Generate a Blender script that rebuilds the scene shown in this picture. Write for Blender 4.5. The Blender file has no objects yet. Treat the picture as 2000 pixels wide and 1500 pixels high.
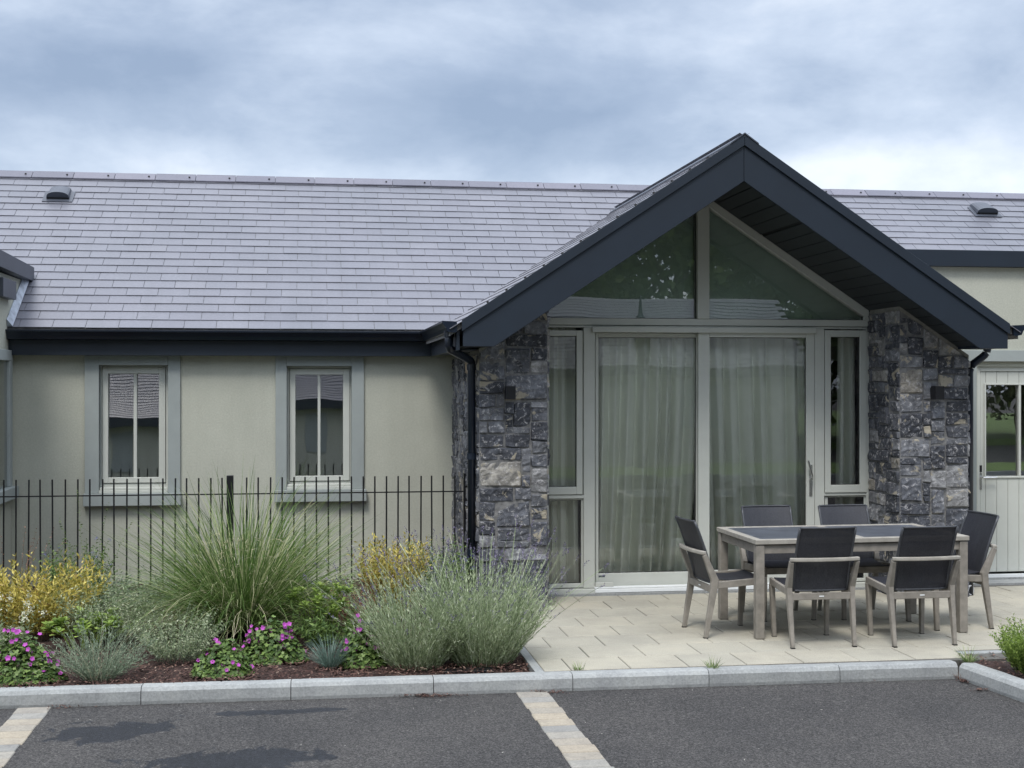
import bpy, math, random
from mathutils import Vector, noise
R = math.radians
random.seed(7)
sc = bpy.context.scene
C = sc.collection

# ---------------------------------------------------------------- camera
F = 2600.0; TH = R(8.5); CH = 1.88; HZ = 751.0
c_, s_ = math.cos(TH), math.sin(TH)
cam_d = bpy.data.cameras.new('camera'); cam = bpy.data.objects.new('camera', cam_d); C.objects.link(cam)
cam.location = (0, 0, CH); cam.rotation_euler = (R(90), 0, -TH)
cam_d.sensor_width = 36; cam_d.lens = 36 * F / 2000; cam_d.shift_y = (HZ - 750) / 2000
cam_d.clip_start = .05; cam_d.clip_end = 2000
sc.camera = cam

# ---------------------------------------------------------------- world: overcast sky
SUN_EL, SUN_AZ = R(58), R(205)      # azimuth: direction light comes from, measured clockwise from +Y
w = bpy.data.worlds.new('World'); sc.world = w; w.use_nodes = True
nt = w.node_tree; nt.nodes.clear(); N = nt.nodes.new; L = nt.links.new
out = N('ShaderNodeOutputWorld'); bg = N('ShaderNodeBackground'); bg.inputs[1].default_value = 1.0
sky = N('ShaderNodeTexSky'); sky.sky_type = 'NISHITA'; sky.sun_disc = False
sky.sun_elevation = SUN_EL; sky.sun_rotation = SUN_AZ
tc = N('ShaderNodeTexCoord')
sep = N('ShaderNodeSeparateXYZ'); L(tc.outputs['Generated'], sep.inputs[0])
mp = N('ShaderNodeMapping'); mp.inputs['Scale'].default_value = (1, 1, 2.1); mp.inputs['Location'].default_value = (.35, .1, .62)
L(tc.outputs['Generated'], mp.inputs[0])
n1 = N('ShaderNodeTexNoise'); n1.inputs['Scale'].default_value = 3.8; n1.inputs['Detail'].default_value = 10
n1.inputs['Roughness'].default_value = .56; n1.inputs['Distortion'].default_value = .12; L(mp.outputs[0], n1.inputs['Vector'])
# elevation bias: paler low over the horizon
mr = N('ShaderNodeFloatCurve'); L(sep.outputs[2], mr.inputs['Value'])
cv = mr.mapping.curves[0]; cv.points[0].location = (0, .5); cv.points[1].location = (1, .5)
for a_, b_ in ((.12, .62), (.155, .53), (.20, .39), (.245, .43), (.29, .49), (.35, .52)): cv.points.new(a_, b_)
mr.mapping.update()
ad = N('ShaderNodeMath'); ad.operation = 'ADD'; L(n1.outputs[0], ad.inputs[0]); L(mr.outputs[0], ad.inputs[1])
ad2 = N('ShaderNodeMath'); ad2.operation = 'SUBTRACT'; L(ad.outputs[0], ad2.inputs[0]); ad2.inputs[1].default_value = .5
cr = N('ShaderNodeValToRGB'); cur = ad2.outputs[0]
def _dir(px, py):
    a = (px - 1000) / F; return Vector((a * c_ + s_, c_ - a * s_, (HZ - py) / F)).normalized()
for px, py, rad, amp in ((1880, 330, .10, .15), (1600, 335, .08, .10), (150, 270, .10, .10), (620, 255, .09, .06), (1500, 60, .12, .07), (100, 10, .12, .05), (1100, 190, .16, -.03), (300, 140, .10, -.03), (1750, 190, .08, -.02)):
    vd = N('ShaderNodeVectorMath'); vd.operation = 'SUBTRACT'; L(tc.outputs['Generated'], vd.inputs[0]); vd.inputs[1].default_value = _dir(px, py)
    vs = N('ShaderNodeVectorMath'); vs.operation = 'MULTIPLY'; L(vd.outputs[0], vs.inputs[0]); vs.inputs[1].default_value = (.6, .6, 2.2)
    vl = N('ShaderNodeVectorMath'); vl.operation = 'LENGTH'; L(vs.outputs[0], vl.inputs[0])
    vm = N('ShaderNodeMapRange'); vm.interpolation_type = 'SMOOTHSTEP'; vm.inputs[1].default_value = 0; vm.inputs[2].default_value = rad; vm.inputs[3].default_value = amp; vm.inputs[4].default_value = 0; L(vl.outputs['Value'], vm.inputs[0])
    va = N('ShaderNodeMath'); va.operation = 'ADD'; L(cur, va.inputs[0]); L(vm.outputs[0], va.inputs[1]); cur = va.outputs[0]
L(cur, cr.inputs[0])
e = cr.color_ramp.elements
e[0].position = .30; e[0].color = (.168, .214, .295, 1)
e[1].position = .72; e[1].color = (.50, .53, .575, 1)
x = cr.color_ramp.elements.new(.44); x.color = (.232, .28, .362, 1)
x = cr.color_ramp.elements.new(.56); x.color = (.33, .378, .455, 1)
mz = N('ShaderNodeMapRange'); mz.inputs[1].default_value = .3; mz.inputs[2].default_value = .85
mz.inputs[3].default_value = 1.0; mz.inputs[4].default_value = 3.25; L(sep.outputs[2], mz.inputs[0])
mul = N('ShaderNodeVectorMath'); mul.operation = 'SCALE'; L(cr.outputs[0], mul.inputs[0]); L(mz.outputs[0], mul.inputs[3])
sks = N('ShaderNodeVectorMath'); sks.operation = 'SCALE'; L(sky.outputs[0], sks.inputs[0]); sks.inputs[3].default_value = .012
adv = N('ShaderNodeVectorMath'); adv.operation = 'ADD'; tn = N('ShaderNodeMix'); tn.data_type = 'RGBA'; tn.blend_type = 'MULTIPLY'; tf = N('ShaderNodeMapRange')
tf.inputs[1].default_value = .3; tf.inputs[2].default_value = .7; L(sep.outputs[2], tf.inputs[0]); L(tf.outputs[0], tn.inputs[0])
tn.inputs[7].default_value = (1.06, 1.0, .94, 1); L(mul.outputs[0], tn.inputs[6]); L(tn.outputs[2], adv.inputs[0]); L(sks.outputs[0], adv.inputs[1])
L(adv.outputs[0], bg.inputs[0]); L(bg.outputs[0], out.inputs[0])

# ---------------------------------------------------------------- sun (behind thin cloud)
sd = bpy.data.lights.new('sun', 'SUN'); sun = bpy.data.objects.new('sun', sd); C.objects.link(sun)
sd.energy = 1.45; sd.angle = R(16); sd.color = (1, .965, .92)
dv = Vector((math.sin(SUN_AZ) * math.cos(SUN_EL), math.cos(SUN_AZ) * math.cos(SUN_EL), math.sin(SUN_EL)))
sun.rotation_euler = dv.to_track_quat('Z', 'Y').to_euler()
sc.view_settings.view_transform = 'Standard'; sc.view_settings.look = 'None'
sc.view_settings.gamma = 1; sc.view_settings.exposure = 0.83; sc.view_settings.use_curve_mapping = False

# ---------------------------------------------------------------- pixel -> metre helpers (2000 px photo)
def ratio(px):
    a = (px - 1000) / F
    return (a * c_ + s_) / (c_ - a * s_)
def XA(px, Y): return ratio(px) * Y
def ZA(px, py, Y):
    D = Y / (c_ - (px - 1000) / F * s_)
    return CH - (py - HZ) / F * D
def GP(px, py, z=0.0):
    D = (CH - z) * F / (py - HZ); a = (px - 1000) / F
    return Vector((D * (a * c_ + s_), D * (c_ - a * s_), z))

# ---------------------------------------------------------------- materials
def new_mat(name):
    m = bpy.data.materials.new(name); m.use_nodes = True
    return m, m.node_tree, m.node_tree.nodes, m.node_tree.links, m.node_tree.nodes['Principled BSDF']
def noise_node(n, l, scale, detail=5, rough=.6, vec=None, dist=0):
    t = n.new('ShaderNodeTexNoise'); t.inputs['Scale'].default_value = scale; t.inputs['Detail'].default_value = detail
    t.inputs['Roughness'].default_value = rough; t.inputs['Distortion'].default_value = dist
    if vec is not None: l.new(vec, t.inputs['Vector'])
    return t
def ramp(n, l, fac, stops, const=False):
    r = n.new('ShaderNodeValToRGB'); l.new(fac, r.inputs[0])
    r.color_ramp.interpolation = 'CONSTANT' if const else 'LINEAR'
    e = r.color_ramp.elements
    e[0].position, e[0].color = stops[0][0], (*stops[0][1], 1)
    e[1].position, e[1].color = stops[-1][0], (*stops[-1][1], 1)
    for p, cc in stops[1:-1]:
        q = e.new(p); q.color = (*cc, 1)
    return r
def objvec(n): return n.new('ShaderNodeTexCoord').outputs['Object']
def bump(n, l, b, h, strength, dist):
    q = n.new('ShaderNodeBump'); q.inputs['Strength'].default_value = strength; q.inputs['Distance'].default_value = dist
    l.new(h, q.inputs['Height']); l.new(q.outputs[0], b.inputs['Normal']); return q
def mixc(n, l, mode, fac, a, b):
    m = n.new('ShaderNodeMix'); m.data_type = 'RGBA'; m.blend_type = mode
    if isinstance(fac, (int, float)): m.inputs[0].default_value = fac
    else: l.new(fac, m.inputs[0])
    for k, v in ((6, a), (7, b)):
        if isinstance(v, tuple): m.inputs[k].default_value = (*v, 1)
        else: l.new(v, m.inputs[k])
    return m.outputs[2]
def simple(name, col, rough=.5, var=.12, scale=8, bs=0, bscale=60, metal=0, bd=.004, spec=.5):
    m, t, n, l, b = new_mat(name)
    v = objvec(n)
    nn = noise_node(n, l, scale, 6, .65, v)
    d = tuple(c * (1 - var) for c in col); u = tuple(min(1, c * (1 + var)) for c in col)
    r = ramp(n, l, nn.outputs[0], [(.3, d), (.7, u)])
    l.new(r.outputs[0], b.inputs['Base Color']); b.inputs['Roughness'].default_value = rough
    b.inputs['Metallic'].default_value = metal; b.inputs['Specular IOR Level'].default_value = spec
    if bs:
        n2 = noise_node(n, l, bscale, 4, .6, v); bump(n, l, b, n2.outputs[0], bs, bd)
    return m
def island_mat(name, stops, rough=.5, trans=0, nscale=30, namt=.25, spec=.3):
    m, t, n, l, b = new_mat(name)
    g = n.new('ShaderNodeNewGeometry')
    r = ramp(n, l, g.outputs['Random Per Island'], stops)
    nn = noise_node(n, l, nscale, 3, .6, objvec(n))
    r2 = ramp(n, l, nn.outputs[0], [(.3, (1 - namt,) * 3), (.7, (1 + namt,) * 3)])
    col = mixc(n, l, 'MULTIPLY', 1, r.outputs[0], r2.outputs[0])
    l.new(col, b.inputs['Base Color']); b.inputs['Roughness'].default_value = rough
    b.inputs['Specular IOR Level'].default_value = spec
    if trans:
        tr = n.new('ShaderNodeBsdfTranslucent'); l.new(col, tr.inputs[0])
        mx = n.new('ShaderNodeMixShader'); mx.inputs[0].default_value = trans
        l.new(b.outputs[0], mx.inputs[1]); l.new(tr.outputs[0], mx.inputs[2])
        l.new(mx.outputs[0], n['Material Output'].inputs[0])
    return m

M = {}
def render_mat(name, col):
    m, t, n, l, b = new_mat(name); v = objvec(n)
    n1 = noise_node(n, l, 1.3, 5, .6, v); n2 = noise_node(n, l, 60, 5, .75, v); n3 = noise_node(n, l, 300, 2, .5, v)
    r = ramp(n, l, n1.outputs[0], [(.3, tuple(c * .93 for c in col)), (.7, tuple(c * 1.05 for c in col))])
    r2 = ramp(n, l, n2.outputs[0], [(.35, (.9, .9, .9)), (.65, (1.05, 1.05, 1.05))])
    mp = n.new('ShaderNodeMapping'); mp.inputs['Scale'].default_value = (7, 7, .5); l.new(v, mp.inputs[0]); n4 = noise_node(n, l, 1.0, 5, .6, mp.outputs[0])
    r4 = ramp(n, l, n4.outputs[0], [(.35, (.90, .90, .89)), (.6, (1.02, 1.02, 1.02))]); cc = mixc(n, l, 'MULTIPLY', 1, r.outputs[0], r2.outputs[0])
    l.new(mixc(n, l, 'MULTIPLY', .35, cc, r4.outputs[0]), b.inputs['Base Color'])
    # faint run-down streaks of weathering
    b.inputs['Roughness'].default_value = .93; b.inputs['Specular IOR Level'].default_value = .15
    ma = n.new('ShaderNodeMath'); ma.operation = 'ADD'; l.new(n2.outputs[0], ma.inputs[0]); l.new(n3.outputs[0], ma.inputs[1])
    bump(n, l, b, ma.outputs[0], .55, .005)
    return m
M['render'] = render_mat('cream_render', (.468, .474, .402))
M['render_dark'] = render_mat('render_inside', (.68, .70, .66))
M['surround'] = simple('blue_grey_surround', (.30, .328, .318), .8, .06, 4, .3, 150, bd=.002, spec=.2)
M['frame'] = simple('pale_timber_frame', (.49, .505, .462), .45, .04, 6, .08, 200, bd=.001)
M['frame_white'] = simple('white_sill_track', (.72, .74, .74), .4, .05, 6)
M['fascia'] = simple('charcoal_fascia', (.009, .016, .027), .5, .12, 3, .06, 120, bd=.001)
M['fascia_grey'] = simple('grey_fascia', (.055, .063, .082), .45, .12, 3, .06, 120, bd=.001)
M['gutter'] = simple('charcoal_gutter', (.008, .013, .024), .28, .1, 3)
M['soffit'] = simple('dark_soffit_board', (.013, .018, .022), .5, .2, 6)
M['lead'] = simple('lead_flashing', (.42, .46, .52), .5, .3, 14, .3, 40, metal=.3)
M['black_metal'] = simple('black_powder_coat', (.006, .006, .008), .4, .2, 10)
M['chrome'] = simple('brushed_metal', (.6, .6, .6), .25, .1, 20, metal=1)
M['rubber'] = simple('black_rubber', (.015, .015, .015), .7)
M['pale_pipe'] = simple('pale_grey_pipe', (.45, .46, .48), .4, .15, 20)

def slate_mat(name, stops):
    m, t, n, l, b = new_mat(name); v = objvec(n)
    g = n.new('ShaderNodeNewGeometry')
    r = ramp(n, l, g.outputs['Random Per Island'], stops)
    n1 = noise_node(n, l, .9, 5, .6, v); n2 = noise_node(n, l, 45, 4, .6, v)
    mp = n.new('ShaderNodeMapping'); mp.inputs['Scale'].default_value = (5, .35, .35); l.new(v, mp.inputs[0]); n5 = noise_node(n, l, 1.2, 6, .65, mp.outputs[0])
    r5 = ramp(n, l, n5.outputs[0], [(.3, (.93, .933, .93)), (.7, (1.04, 1.04, 1.04))])
    r1 = ramp(n, l, n1.outputs[0], [(.3, (.86, .87, .88)), (.7, (1.1, 1.08, 1.08))])
    r2 = ramp(n, l, n2.outputs[0], [(.3, (.9, .9, .9)), (.7, (1.08, 1.08, 1.08))])
    cc = mixc(n, l, 'MULTIPLY', 1, r.outputs[0], r1.outputs[0]); cc = mixc(n, l, 'MULTIPLY', 1, cc, r2.outputs[0]); cc = mixc(n, l, 'MULTIPLY', 1, cc, r5.outputs[0])
    l.new(cc, b.inputs['Base Color'])
    rr = n.new('ShaderNodeMapRange'); rr.inputs[3].default_value = .36; rr.inputs[4].default_value = .5
    l.new(n1.outputs[0], rr.inputs[0]); l.new(rr.outputs[0], b.inputs['Roughness'])
    b.inputs['Specular IOR Level'].default_value = .6
    bump(n, l, b, n2.outputs[0], .15, .002)
    return m
M['slate'] = slate_mat('purple_grey_slate', [(0, (.128, .131, .155)), (.1, (.140, .143, .168)), (.9, (.148, .151, .176)), (1, (.16, .162, .185))])
M['slate_verge'] = slate_mat('sheen_pale_slate', [(0, (.2, .2, .225)), (1, (.24, .24, .265))])  # lighter copy of the slate: grazing sky sheen put into the colour
M['ridge'] = slate_mat('grey_ridge_tile', [(0, (.10, .10, .13)), (1, (.15, .145, .18))])

def stone_mat():
    m, t, n, l, b = new_mat('dark_rubble_stone'); v = objvec(n)
    g = n.new('ShaderNodeNewGeometry')
    base = ramp(n, l, g.outputs['Random Per Island'],
                [(0, (.028, .031, .040)), (.3, (.050, .054, .066)), (.6, (.088, .093, .108)), (.85, (.16, .164, .175)), (.95, (.20, .198, .193)), (.99, (.25, .22, .17)), (1, (.34, .25, .17))])
    ad = n.new('ShaderNodeVectorMath'); ad.operation = 'ADD'; l.new(v, ad.inputs[0])
    sc_ = n.new('ShaderNodeVectorMath'); sc_.operation = 'SCALE'; l.new(g.outputs['Random Per Island'], sc_.inputs[0]); sc_.inputs[3].default_value = 30
    cmb = n.new('ShaderNodeCombineXYZ'); l.new(g.outputs['Random Per Island'], cmb.inputs[0])
    l.new(cmb.outputs[0], sc_.inputs[0]); l.new(sc_.outputs[0], ad.inputs[1])
    vv = ad.outputs[0]
    n1 = noise_node(n, l, 11, 8, .7, vv, .6); n2 = noise_node(n, l, 24, 8, .75, vv, .8); n3 = noise_node(n, l, 6, 4, .6, vv, 1)
    r1 = ramp(n, l, n1.outputs[0], [(.3, (.4, .4, .42)), (.5, (1, 1, 1)), (.68, (1.9, 1.9, 1.85))])
    cc = mixc(n, l, 'MULTIPLY', 1, base.outputs[0], r1.outputs[0])
    # pale calcite fleck and rust / sand blotches
    fl = ramp(n, l, n2.outputs[0], [(.54, (0, 0, 0)), (.64, (.85, .85, .85))])
    cc = mixc(n, l, 'MIX', fl.outputs[0], cc, (.46, .45, .45))
    bl = ramp(n, l, n3.outputs[0], [(.61, (0, 0, 0)), (.65, (.85, .85, .85))])
    cc = mixc(n, l, 'MIX', bl.outputs[0], cc, (.36, .32, .24))
    l.new(cc, b.inputs['Base Color']); b.inputs['Roughness'].default_value = .7
    ma = n.new('ShaderNodeMath'); ma.operation = 'ADD'; l.new(n1.outputs[0], ma.inputs[0]); l.new(n2.outputs[0], ma.inputs[1])
    bump(n, l, b, ma.outputs[0], .6, .014)
    return m
M['stone'] = stone_mat()
M['mortar'] = simple('dark_mortar', (.16, .158, .155), .95, .4, 25, .6, 120)
M['mortar_pale'] = simple('pale_mortar', (.20, .195, .17), .95, .2, 25, .6, 120)

def glass_mat(name, refl, tint=(.93, .97, .95), wav=.0025, wscale=.9):
    m = bpy.data.materials.new(name); m.use_nodes = True
    t = m.node_tree; n = t.nodes; l = t.links; n.clear()
    o = n.new('ShaderNodeOutputMaterial'); mx = n.new('ShaderNodeMixShader')
    tr = n.new('ShaderNodeBsdfTransparent'); tr.inputs[0].default_value = (*tint, 1)
    gl = n.new('ShaderNodeBsdfGlossy'); gl.inputs['Roughness'].default_value = 0.0
    fr = n.new('ShaderNodeFresnel'); fr.inputs[0].default_value = 1.5
    mm = n.new('ShaderNodeMath'); mm.operation = 'ADD'; mm.inputs[1].default_value = refl - .04; mm.use_clamp = True
    l.new(fr.outputs[0], mm.inputs[0]); l.new(mm.outputs[0], mx.inputs[0])
    l.new(tr.outputs[0], mx.inputs[1]); l.new(gl.outputs[0], mx.inputs[2]); l.new(mx.outputs[0], o.inputs[0])
    v = objvec(n); nn = noise_node(n, l, wscale, 1, .4, v)
    bp = n.new('ShaderNodeBump'); bp.inputs['Strength'].default_value = 1; bp.inputs['Distance'].default_value = wav
    l.new(nn.outputs[0], bp.inputs['Height']); l.new(bp.outputs[0], gl.inputs['Normal'])
    return m
M['glass'] = glass_mat('window_glass', .36, wav=.0014, wscale=2.0)
M['glass_door'] = glass_mat('door_glass', .12, tint=(.985, 1.0, .985), wav=.0016, wscale=1.4)
M['glass_apex'] = glass_mat('apex_glass', .24, tint=(.96, 1.0, .97), wav=.0022, wscale=1.3)
M['curtain'] = simple('sage_curtain', (.89, .91, .82), .9, .05, 3, .1, 300, spec=.1)
M['blind'] = simple('sage_blind', (.60, .70, .62), .9, .08, 2, spec=.1)
M['timber'] = simple('weathered_teak', (.235, .215, .185), .6, .22, 14, .25, 90, bd=.002, spec=.3)
M['timber_pale'] = simple('weathered_teak_edge', (.325, .305, .265), .6, .18, 14, .2, 90, bd=.002, spec=.3)
def sling_mat():
    m, t, n, l, b = new_mat('charcoal_mesh_sling'); v = objvec(n)
    mp = n.new('ShaderNodeMapping'); mp.inputs['Scale'].default_value = (1, 1, .12); l.new(v, mp.inputs[0])
    nn = noise_node(n, l, 220, 3, .6, mp.outputs[0]); n2 = noise_node(n, l, 7, 4, .6, v)
    r = ramp(n, l, nn.outputs[0], [(.3, (.014, .015, .021)), (.7, (.040, .042, .052))])
    r2 = ramp(n, l, n2.outputs[0], [(.3, (.85,) * 3), (.7, (1.15,) * 3)])
    l.new(mixc(n, l, 'MULTIPLY', 1, r.outputs[0], r2.outputs[0]), b.inputs['Base Color'])
    b.inputs['Roughness'].default_value = .55
    bump(n, l, b, nn.outputs[0], .3, .001)
    tr = n.new('ShaderNodeBsdfTransparent'); mx = n.new('ShaderNodeMixShader'); mx.inputs[0].default_value = .12
    l.new(b.outputs[0], mx.inputs[1]); l.new(tr.outputs[0], mx.inputs[2]); l.new(mx.outputs[0], n['Material Output'].inputs[0])
    return m
M['sling'] = sling_mat()
M['sling_frame'] = simple('charcoal_tube', (.05, .053, .06), .4, .1, 10)
M['table_slate'] = simple('dark_table_panel', (.085, .093, .112), .35, .35, 5, .1, 60)

def asphalt_mat():
    m, t, n, l, b = new_mat('asphalt'); v = objvec(n)
    n1 = noise_node(n, l, 105, 5, .8, v); n2 = noise_node(n, l, 1.1, 6, .65, v); n3 = noise_node(n, l, 30, 4, .75, v)
    vo = n.new('ShaderNodeTexVoronoi'); vo.inputs['Scale'].default_value = 100; l.new(v, vo.inputs['Vector'])
    r1 = ramp(n, l, n1.outputs[0], [(.38, (.014, .0137, .014)), (.5, (.046, .0445, .0445)), (.63, (.145, .14, .135))])
    r2 = ramp(n, l, n2.outputs[0], [(.3, (.78, .78, .78)), (.7, (1.22, 1.19, 1.14))])
    r3 = ramp(n, l, n3.outputs[0], [(.3, (.75,) * 3), (.7, (1.25,) * 3)])
    cc = mixc(n, l, 'MULTIPLY', 1, r1.outputs[0], r2.outputs[0]); cc = mixc(n, l, 'MULTIPLY', 1, cc, r3.outputs[0])
    # stone grit lighter
    rg = ramp(n, l, vo.outputs['Distance'], [(.08, (.8, .8, .8)), (.22, (0, 0, 0))])
    cc = mixc(n, l, 'MIX', rg.outputs[0], cc, (.16, .157, .16))
    # damp patches (own shape, own gloss)
    nw = noise_node(n, l, 5.5, 8, .7, v, .6)
    masks = []
    for (ax, ay), (bx, by), tilt in (((95, 1445), (330, 1412), 0), ((415, 1397), (650, 1385), 0), ((300, 1490), (640, 1478), 0), ((1040, 1560), (1200, 1545), 0)):
        p, q = GP(ax, ay, -.1), GP(bx, by, -.1)
        cx, cy = (p.x + q.x) / 2, (p.y + q.y) / 2; hx = abs(q.x - p.x) / 2; hy = .055 if ay < 1400 else .19
        mp = n.new('ShaderNodeMapping'); mp.vector_type = 'POINT'; nw.inputs['Scale'].default_value = 4.5
        mp.inputs['Location'].default_value = (-cx / hx, -cy / hy, 0); mp.inputs['Scale'].default_value = (1 / hx, 1 / hy, 0)
        l.new(v, mp.inputs[0])
        ln = n.new('ShaderNodeVectorMath'); ln.operation = 'LENGTH'; l.new(mp.outputs[0], ln.inputs[0])
        ma = n.new('ShaderNodeMath'); ma.operation = 'MULTIPLY_ADD'; l.new(nw.outputs[0], ma.inputs[0]); ma.inputs[1].default_value = 4.2; l.new(ln.outputs['Value'], ma.inputs[2])
        mr = n.new('ShaderNodeMapRange'); mr.inputs[1].default_value = 3.05; mr.inputs[2].default_value = 3.14
        mr.inputs[3].default_value = 1; mr.inputs[4].default_value = 0; l.new(ma.outputs[0], mr.inputs[0])
        masks.append(mr.outputs[0])
    cur = masks[0]
    for k in masks[1:]:
        mx = n.new('ShaderNodeMath'); mx.operation = 'MAXIMUM'; l.new(cur, mx.inputs[0]); l.new(k, mx.inputs[1]); cur = mx.outputs[0]
    dark = mixc(n, l, 'MULTIPLY', 1, cc, (.30, .34, .44))
    cc = mixc(n, l, 'MIX', cur, cc, dark)
    l.new(cc, b.inputs['Base Color'])
    rr = n.new('ShaderNodeMapRange'); rr.inputs[3].default_value = .85; rr.inputs[4].default_value = .55; l.new(cur, rr.inputs[0]); l.new(rr.outputs[0], b.inputs['Roughness'])
    b.inputs['Specular IOR Level'].default_value = .3
    ma = n.new('ShaderNodeMath'); ma.operation = 'ADD'; l.new(n1.outputs[0], ma.inputs[0]); l.new(n3.outputs[0], ma.inputs[1])
    bump(n, l, b, ma.outputs[0], .8, .008)
    return m
M['asphalt'] = asphalt_mat()
def speckle_mat(name, stops, rough=.85, ns=130, big=2.0, bs=.5):
    m, t, n, l, b = new_mat(name); v = objvec(n)
    g = n.new('ShaderNodeNewGeometry')
    r = ramp(n, l, g.outputs['Random Per Island'], stops)
    n1 = noise_node(n, l, ns, 4, .75, v); n2 = noise_node(n, l, big, 6, .7, v)
    r1 = ramp(n, l, n1.outputs[0], [(.32, (.78,) * 3), (.7, (1.16,) * 3)])
    r2 = ramp(n, l, n2.outputs[0], [(.3, (.80, .80, .81)), (.55, (1, 1, .99)), (.7, (1.07, 1.06, 1.03))])
    cc = mixc(n, l, 'MULTIPLY', 1, r.outputs[0], r1.outputs[0]); cc = mixc(n, l, 'MULTIPLY', 1, cc, r2.outputs[0])
    l.new(cc, b.inputs['Base Color']); b.inputs['Roughness'].default_value = rough; b.inputs['Specular IOR Level'].default_value = .2
    bump(n, l, b, n1.outputs[0], bs, .003)
    return m
M['paving'] = speckle_mat('buff_paving', [(0, (.365, .345, .287)), (.5, (.388, .367, .304)), (1, (.40, .373, .305))])
M['joint'] = simple('sand_joint', (.10, .095, .085), .95, .3, 30)
M['kerb'] = speckle_mat('concrete_kerb', [(0, (.30, .31, .305)), (1, (.345, .355, .35))], ns=60, big=4)
M['sett'] = speckle_mat('mixed_setts', [(0, (.20, .20, .195)), (.25, (.27, .262, .24)), (.45, (.34, .295, .23)), (.7, (.26, .26, .25)), (1, (.37, .32, .245))], ns=90, big=9)
M['mulch'] = simple('bark_soil', (.045, .024, .019), .95, .5, 60, 1, 60, bd=.02)
M['chip'] = island_mat('bark_chip', [(0, (.03, .015, .012)), (.6, (.085, .042, .033)), (.9, (.14, .08, .06)), (1, (.3, .22, .17))], .85)
M['lawn'] = simple('lawn', (.085, .135, .03), .9, .3, 2, .6, 80)

# plants
G = lambda *s: list(s)
M['grass_blade'] = island_mat('green_blade', [(0, (.045, .095, .02)), (.4, (.11, .19, .045)), (.72, (.21, .30, .09)), (.9, (.44, .47, .24)), (1, (.60, .56, .36))], .5, .3)
M['straw'] = island_mat('straw_blade', [(0, (.42, .38, .24)), (1, (.6, .54, .38))], .6, .3)
M['gold_leaf'] = island_mat('golden_leaf', [(0, (.15, .16, .03)), (.25, (.36, .31, .06)), (.65, (.60, .50, .11)), (.9, (.75, .66, .24)), (1, (.42, .27, .09))], .5, .3)
M['brown_stem'] = island_mat('brown_stem', [(0, (.10, .06, .03)), (1, (.22, .14, .07))], .8)
M['green_leaf'] = island_mat('green_leaf', [(0, (.045, .085, .025)), (.6, (.11, .18, .045)), (1, (.22, .31, .09))], .45, .25)
M['lime_leaf'] = island_mat('lime_leaf', [(0, (.14, .22, .04)), (.6, (.24, .34, .07)), (1, (.34, .44, .11))], .45, .3)
M['grey_leaf'] = island_mat('grey_green_leaf', [(0, (.12, .17, .11)), (.5, (.21, .27, .18)), (1, (.34, .39, .28))], .6, .2)
M['lav_leaf'] = island_mat('lavender_leaf', [(0, (.13, .18, .085)), (.5, (.31, .38, .21)), (.85, (.50, .56, .36)), (1, (.62, .66, .50))], .6, .2)
M['silver_leaf'] = island_mat('variegated_leaf', [(0, (.12, .17, .08)), (.5, (.27, .33, .18)), (1, (.52, .55, .38))], .5, .25)
M['fescue'] = island_mat('blue_fescue', [(0, (.09, .15, .12)), (1, (.22, .30, .25))], .6, .2)
M['lav_flower'] = island_mat('lavender_flower', [(0, (.07, .06, .11)), (.6, (.14, .12, .20)), (1, (.24, .21, .30))], .8)
M['blue_flower'] = island_mat('blue_flower', [(0, (.08, .08, .28)), (1, (.20, .20, .50))], .8)
M['magenta'] = island_mat('magenta_petal', [(0, (.30, .04, .30)), (.6, (.45, .08, .42)), (1, (.60, .20, .55))], .5, .2)
M['white_flower'] = island_mat('cream_flower', [(0, (.5, .5, .36)), (1, (.75, .74, .6))], .6, .2)
M['rust_leaf'] = island_mat('rust_leaf', [(0, (.22, .08, .05)), (1, (.42, .24, .16))], .6, .2)
M['bark'] = simple('tree_bark', (.09, .075, .06), .9, .3, 10, .6, 30)
M['tree_leaf'] = island_mat('tree_leaf', [(0, (.035, .06, .02)), (.6, (.07, .11, .03)), (1, (.14, .18, .05))], .55, .25)

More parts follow.
